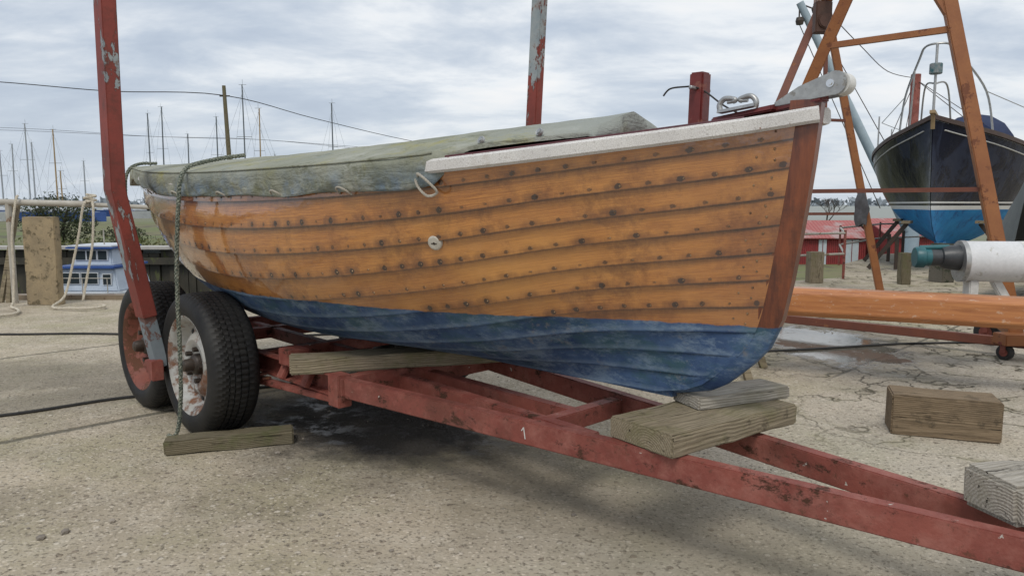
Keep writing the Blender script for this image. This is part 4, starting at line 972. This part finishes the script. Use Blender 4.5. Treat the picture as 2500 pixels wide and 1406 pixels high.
mb=MB(); bq=x0+dm*.07; mb.beam(bq+V(0,0,-.11),bq+V(0,0,-.25),.10,.05,up=dm); mb.beam(bq+V(0,0,-.25)-dm*.06,bq+V(0,0,-.25)+dm*.12,.09,.03); mb.beam(bq+dm*.12+V(0,0,-.1),bq+dm*.2+V(0,0,-.24),.05,.04,up=(0,1,0)); mb.obj('bracket',M_whitepl,am,bevel=.006)
for f in (.85,1.6):
    P=x0+dm*f; e=thing('mast_stand','metal stand holding up the white mast','stand',(P.x,P.y,0),'stands under the mast')
    for q_ in (-1,1): mb=MB(); mb.beam(V(P.x+q_*.05,P.y+q_*.22,0),V(P.x,P.y+q_*.03,.54),.035,.035,up=(1,0,0)); mb.obj('leg',M_rustb,e)
    mb=MB(); mb.beam(V(P.x,P.y-.08,.54),V(P.x,P.y+.08,.54),.08,.03); mb.obj('cradle',M_rustb,e)
# ------------------------------------------------------------------ dark yacht
YC=V(5.7,10.2,0); YA=V(.58,.815,0).normalized(); YR=V(YA.y,-YA.x,0)
def Yb(s,b,z): return YC+YA*s+YR*b+V(0,0,z)
HY=Hull(6.4,.0,
 [(0,.004),(.06,.26),(.2,.74),(.4,1.15),(.6,1.28),(.8,1.15),(1,.75)],
 [(0,2.17),(.06,2.10),(.2,1.98),(.4,1.84),(.6,1.76),(.8,1.75),(1,1.8)],
 [(0,.42),(.1,.34),(.3,.28),(.6,.30),(.8,.45),(1,.85)],
 [[(0,.05),(.1,.1),(.25,.25),(.5,.45),(1,.3)],[(0,.33),(.1,.2),(.25,.12),(.5,.08),(1,.1)],[(0,.5),(.1,.5),(.25,.68),(.5,.92),(1,.95)],[(0,.67),(.1,.6),(.25,.52),(.5,.46),(1,.5)]],
 [(.42,1.35),(.6,.85),(.75,.55),(1.0,.31),(1.3,.18),(1.7,.08),(2.17,0)])
ye=thing('sailing_yacht','navy hulled yacht with bright blue bottom propped ashore','yacht',tuple(Yb(3,0,0)))
def yacht_mat():
    t=NT('navy_and_blue_hull'); o=t.obj(); z=t.sep(o)[2]
    c=t.mix(t.mr(t.noise(o,1.6,6,.65,1.5),.47,.56),(.004,.007,.020),(.020,.028,.055))
    bl=t.mix(t.mr(t.noise(t.map(o,(1,1,2)),3.5,8,.7),.35,.68),(.008,.18,.47),(.02,.28,.60)); bl=t.mix(t.mr(t.noise(o,4,9,.8),.52,.60,0,.7),bl,(.01,.07,.24))
    def band(a,b): return t.math('MULTIPLY',t.math('GREATER_THAN',z,a),t.math('LESS_THAN',z,b))
    isb=t.math('LESS_THAN',z,.93)
    c2=t.mix(isb,c,bl)
    c2=t.mix(t.math('MAXIMUM',band(.925,.985),band(1.02,1.045)),c2,(.85,.86,.86))
    return t.out(c2,t.mr(isb,0,1,.25,.6),t.bump(t.noise(o,2.2,3),.3,.05),Specular_IOR_Level=t.mr(isb,0,1,.12,.3))
M_yh=yacht_mat()
vs,fs,uv=build_strakes(HY,1,26,40,0,lambda p,sd:Yb(p.x,p.y*sd,p.z)); mesh_uv('hull',vs,fs,uv,M_yh,ye,60)
mb=MB(); vs=[];fs=[]
for i in range(25):
    q=i/24; p=HY.pt(q,1)
    for w_ in (-1,-.5,0,.5,1): vs.append(Yb(p.x,p.y*w_,p.z-.03+.06*(1-w_*w_)))
for i in range(24):
    for j in range(4): fs.append((i*5+j,i*5+j+1,(i+1)*5+j+1,(i+1)*5+j))
mb.add(vs,fs); mb.obj('deck',M_gel,ye,smooth=True)
M_teak=weather('dark_teak',(.05,.03,.025),(.08,.045,.03),s=8)
for sd in (1,-1):
    mb=MB(); path=[]
    for i in range(31):
        p=HY.pt(i/30,1); path.append(Yb(p.x,p.y*sd,p.z+.01))
    mb.sweep(path,[(-.025,-.03),(.025,-.03),(.025,.03),(-.025,.03)])
    mb.obj('toe_rail',M_teak,ye)
    mb=MB(); path=[]
    for i in range(31):
        p=HY.pt(.03+.97*i/30,.93); nn=HY.nrm(.03+.97*i/30,.93); path.append(Yb(p.x+nn.x*.006,(p.y+nn.y*.006)*sd,p.z))
    mb.tube(path,.009,6); mb.obj('cove_line',M_whitepl,ye)
mb=MB(); mb.beam(Yb(.30,0,2.2),Yb(-.12,0,2.24),.07,.04); mb.beam(Yb(-.03,0,2.22),Yb(.02,0,2.02),.05,.02,up=YA); mb.obj('stemhead_fitting',M_mastt,ye)
mb=MB()
mb.add([Yb(1.6,-.06,.42),Yb(1.6,.06,.42),Yb(4.9,.08,.5),Yb(4.9,-.08,.5),Yb(2.2,-.05,.16),Yb(2.2,.05,.16),Yb(4.9,.06,.16),Yb(4.9,-.06,.16)],[(0,1,2,3),(4,5,6,7),(0,1,5,4),(1,2,6,5),(2,3,7,6),(3,0,4,7)]); mb.obj('keel',M_yh,ye)
mb=MB(); mb.tube(cr([Yb(1.5,-.62,2.05),Yb(1.2,-.52,2.62),Yb(.35,-.25,3.02),Yb(.05,-.15,3.12),Yb(-.02,0,3.14),Yb(.05,.15,3.12),Yb(.35,.25,3.02),Yb(1.2,.52,2.62),Yb(1.5,.62,2.05)],6),.015,8)
mb.tube(cr([Yb(.3,-.18,2.14),Yb(.12,-.13,2.6),Yb(.0,0,2.62),Yb(.12,.13,2.6),Yb(.3,.18,2.14)],6),.012,8)
mb.tube([Yb(-.02,0,2.2),Yb(-.02,0,3.14)],.018,8); mb.tube([Yb(.6,-.36,2.1),Yb(.5,-.32,2.9)],.012,6); mb.tube([Yb(.6,.36,2.1),Yb(.5,.32,2.9)],.012,6)
for sd in (1,-1):
    mb.tube([Yb(1.2,.52*sd,2.62),Yb(3.2,1.15*sd,2.45),Yb(5.5,.95*sd,2.4)],.007,5)
    for s in (2.2,3.4,4.6): 
        q=s/6.4; hw=HY.half(q); mb.tube([Yb(s,hw*sd*.97,1.8),Yb(s,hw*sd*.97,2.46)],.012,6)
mb.obj('pulpit',M_alu,ye,smooth=True)
mb=MB(); cyl(mb,Yb(-.02,0,2.74),Yb(-.02,0,2.88),.08,16,.01); mb.obj('navigation_lamp',weather('teal_lamp',(.03,.12,.14),(.3,.3,.3),s=20),ye,smooth=True)
vs=[];fs=[]
for i in range(9):
    a=math.pi*i/8
    for s,k in ((3.0,.72),(3.25,1.0),(3.9,1.0),(4.3,.9)): vs.append(Yb(s,.25+math.cos(a)*.62*k,1.9+math.sin(a)*.62*k))
for i in range(8):
    for j in range(3): fs.append((i*4+j,i*4+j+1,(i+1)*4+j+1,(i+1)*4+j))
fs.append(tuple(i*4 for i in range(9)))
mb=MB(); mb.add(vs,fs); mb.obj('spray_hood',weather('navy_canvas',(.012,.022,.07),(.02,.035,.09),s=6,rough=.8),ye,smooth=True)
mb=MB(); mb.add([Yb(1.9,-.45,1.95),Yb(1.9,.45,1.95),Yb(5.4,.6,1.8),Yb(5.4,-.6,1.8),Yb(2.1,-.38,2.2),Yb(2.1,.38,2.2),Yb(5.3,.5,2.12),Yb(5.3,-.5,2.12)],[(0,1,2,3),(4,5,6,7),(0,1,5,4),(1,2,6,5),(2,3,7,6),(3,0,4,7)]); mb.obj('coachroof',M_gel,ye,bevel=.03)
mb=MB(); mb.tube([(6.50,12.2,1.95),(6.50,12.2,3.08)],.075,14); mb.obj('mast_stump',M_red,ye,smooth=True)
mb=MB()
mb.tube(cr([(6.5,12.2,3.02),(5.4,10.9,2.90),(4.4,9.6,2.98),(3.4,8.3,3.1)],6),.006,5)
mb.tube([(6.5,12.2,3.0),Yb(3.6,1.0,1.9)],.006,5); mb.tube([(6.5,12.2,3.0),Yb(1.2,-.5,2.05)],.006,5); mb.tube([(6.5,12.2,3.0),Yb(1.2,.5,2.05)],.006,5); mb.tube([(6.5,12.2,3.0),Yb(2.2,-.9,1.95)],.006,5)
mb.obj('stay_wire',M_hub,ye)
for s,sd in ((.95,-1),(2.6,-1),(2.6,1),(1.6,1),(4.6,-1),(4.6,1)):
    q=s/6.4; hw=HY.half(q)*.62
    e=thing('hull_prop','rusty steel prop supporting the yacht hull','prop',tuple(Yb(s,(hw+.5)*sd,0)),'props under the yacht')
    mb=MB(); mb.beam(Yb(s,(hw+.5)*sd,.02),Yb(s,hw*sd,.72),.06,.06,up=YA); mb.beam(Yb(s,(hw+.12)*sd,.02),Yb(s,(hw+.12)*sd,.50),.05,.05,up=YA); mb.obj('strut',M_hub,e)
    mb=MB(); mb.beam(Yb(s-.15,hw*sd,.74),Yb(s+.15,hw*sd,.74),.12,.04); mb.obj('pad',M_timber,e)
timber('keel_block','stack of dark baulks under the yacht keel',tuple(Yb(2.6,0,.08)),(.9,.3,.16),-40,M_timberd,11); timber('keel_block','stack of dark baulks under the yacht keel',tuple(Yb(4.4,0,.08)),(.9,.3,.16),-40,M_timberd,12)
timber('mooring_bollard','grey weathered timber bollard at the quay edge',(3.9,9.5,.2),(.40,.17,.17),0,M_timber,13,cat='bollard').rotation_euler=(0,math.radians(-90),0)
timber('concrete_block','squat grey concrete block standing under the yacht',(5.6,9.6,.25),(.5,.22,.2),0,M_quay,14,cat='block').rotation_euler=(0,math.radians(-90),.3)
timber('mooring_bollard','dark timber post beside the yacht props',(4.95,9.3,.2),(.4,.12,.12),0,M_timberd,15,cat='bollard').rotation_euler=(0,math.radians(-90),0)
qr=thing('quay_railing','thin rusty red railing around the quay edge','railing',(3.9,10.0,0))
rpts=((2.6,9.05),(3.5,9.5),(4.5,10.0),(5.45,12.3),(7.3,14.7),(9,15.7),(11,16.8))
for z in (.62,.34): mb=MB(); mb.tube([(x,y,z) for x,y in rpts],.016,8); mb.obj('rail',M_galv,qr)
for x,y in rpts: mb=MB(); mb.tube([(x,y,0),(x,y,.66)],.018,8); mb.obj('post',M_red,qr)
M_shed=NT('red_corrugated'); o_=M_shed.obj(); xx=M_shed.sep(o_)[0]; yy=M_shed.sep(o_)[1]
cw=M_shed.math('SINE',M_shed.math('MULTIPLY',M_shed.math('ADD',xx,yy),60))
M_shed=M_shed.out(M_shed.mix(M_shed.mr(M_shed.noise(o_,2,6,.7),.4,.7),M_shed.mix(M_shed.mr(cw,-1,1),(.18,.016,.018),(.32,.035,.035)),(.14,.025,.025)),.6,M_shed.bump(cw,.5,.03))
M_roof=NT('faded_red_roof'); o_=M_roof.obj(); xx=M_roof.sep(o_)[0]
cw=M_roof.math('SINE',M_roof.math('MULTIPLY',xx,34))
M_roof=M_roof.out(M_roof.mix(M_roof.mr(M_roof.noise(o_,1.2,4,.6),.50,.66,0,.7),M_roof.mix(M_roof.mr(cw,-1,1),(.32,.085,.08),(.38,.12,.11)),(.38,.33,.32)),.6,M_roof.bump(cw,.4,.04))
M_door=weather('pale_blue_door',(.50,.56,.60),(.42,.48,.52),s=5)
def shed(x0,x1,y0,y1,zb,ze,zr,doors,lab):
    e=thing('boat_shed',lab,'shed',((x0+x1)/2,(y0+y1)/2,zb),'red sheds across the creek')
    mb=MB(); ym=(y0+y1)/2
    mb.add([(x0,y0,zb),(x1,y0,zb),(x1,y1,zb),(x0,y1,zb),(x0,y0,ze),(x1,y0,ze),(x1,y1,ze),(x0,y1,ze),(x0,ym,zr),(x1,ym,zr)],[(0,1,5,4),(2,3,7,6),(1,2,6,9,5),(3,0,4,8,7)]); mb.obj('wall',M_shed,e)
    mb=MB(); o=.15
    mb.add([(x0-o,y0-.25,ze-.09),(x1+o,y0-.25,ze-.09),(x1+o,ym,zr+.05),(x0-o,ym,zr+.05),(x0-o,y1+.25,ze-.09),(x1+o,y1+.25,ze-.09)],[(0,1,2,3),(3,2,5,4)]); r=mb.obj('roof',M_roof,e); m=r.modifiers.new('s','SOLIDIFY'); m.thickness=.05
    for a,b in doors:
        mb=MB(); mb.box((a,y0-.05,zb),(b,y0+.02,ze-.18)); mb.obj('door',M_door,e)
        mb=MB(); mb.box(((a+b)/2-.015,y0-.07,zb),((a+b)/2+.015,y0-.045,ze-.2)); mb.obj('door_trim',M_shed,e)
shed(14.7,18.2,38,41.5,-2.05,-.60,.12,[(15.75,16.15),(17.1,17.8)],'long low red corrugated shed with pale doors and faded roof')
shed(18.6,21.5,36.5,41,-2.05,-.45,.25,[(19.5,20.0)],'red corrugated shed with faded roof')
e=thing('bare_tree','small leafless twiggy tree beyond the sheds','tree',(19.5,46,-1))
def branch(mb,p,d,l,r,k,rnd):
    q=p+d*l; mb.tube([p,q],[r,r*.65],5)
    if k>0:
        for i in range(3): branch(mb,q,(d+V(rnd.uniform(-.8,.8),rnd.uniform(-.8,.8),rnd.uniform(-.2,.5))).normalized(),l*.72,r*.6,k-1,rnd)
rnd=random.Random(5); mb=MB(); branch(mb,V(19.5,46,-1),V(0,0,1),.85,.07,5,rnd); mb.obj('trunk',M_hub,e)
cn=thing('dockside_crane','pale blue-grey crane jib with chain and pulley','crane',(10.97,20.5,-2))
M_crane=weather('pale_grey_paint',(.36,.45,.50),(.30,.38,.43),s=4,rough=.5,bs=.05)
mb=MB(); mb.tube([(10.9,20.4,.3),(7.66,20.4,6.34)],[.14,.10],14); mb.obj('jib',M_crane,cn,smooth=True)
mb=MB(); mb.tube([(11,20.4,-2.6),(11,20.4,1.4)],.2,16); mb.obj('pedestal',M_crane,cn,smooth=True)
mb=MB(); mb.tube([(7.66,20.4,6.3),(7.66,20.4,5.95)],.02,6); mb.lathe([(0,.1),(.09,.09),(.11,0),(.09,-.09),(0,-.1)],14,Matrix.Translation((7.66,20.35,5.85))); mb.lathe([(0,.08),(.06,.08),(.09,0),(.06,-.08),(0,-.08)],14,Matrix.Translation((8.05,20.35,6.15))); mb.tube([(7.7,20.4,6.3),(8.05,20.35,6.15)],.02,6)
mb.tube([(7.66,20.4,5.8),(10.2,20.6,.9)],.012,5); mb.tube([(8.0,20.4,6.1),(11.0,20.4,1.3)],.012,5); mb.obj('pulley_block',M_hub,cn)
cvb=thing('covered_dinghy','small boat under dark grey-green tarpaulin on blocks','boat',(6.7,8.1,0))
T0=V(6.25,7.75,0)
mb=MB(); vs=[];fs=[]
for i in range(21):
    f=i/20; s=-1.9+3.8*f; hw=.85*math.sin(math.pi*min(max(f,.02),.98))**.5; rid=1.75-.25*abs(f-.5)
    for j in range(17):
        w_=-1+2*j/16; z=.45+(rid-.45)*(1-abs(w_)**1.8)+.05*noise.noise(V(s*3,w_*3,0)); vs.append(T0+V(.8,.6,0)*s+V(-.6,.8,0)*(w_*hw*1.1)+V(0,0,z))
for i in range(20):
    for j in range(16): fs.append((i*17+j,i*17+j+1,(i+1)*17+j+1,(i+1)*17+j))
mb.add(vs,fs); mb.obj('tarpaulin',weather('grey_tarpaulin',(.07,.085,.085),(.11,.125,.12),(.16,.18,.17),s=5,thr=.6,rough=.6,bs=.6,bscale=9),cvb,smooth=True)
mb=MB(); mb.add([T0+V(.8,.6,0)*s+V(-.6,.8,0)*b+V(0,0,z) for s,b,z in ((-1.6,-.3,.5),(1.6,-.3,.5),(1.6,.3,.5),(-1.6,.3,.5),(-1.3,-.1,.2),(1.4,-.1,.2),(1.4,.1,.2),(-1.3,.1,.2))],[(0,1,2,3),(4,5,6,7),(0,1,5,4),(1,2,6,5),(2,3,7,6),(3,0,4,7)]); mb.obj('hull',M_blue,cvb)
mb=MB(); mb.box((5.7,7.25,0),(6.0,7.65,.2)); mb.obj('support_block',M_timberd,cvb)
mb=MB(); mb.box((6.7,7.95,0),(7.0,8.35,.2)); mb.obj('support_block',M_timberd,cvb)
for o in D.objects:
    if '_p' in o: del o['_p']
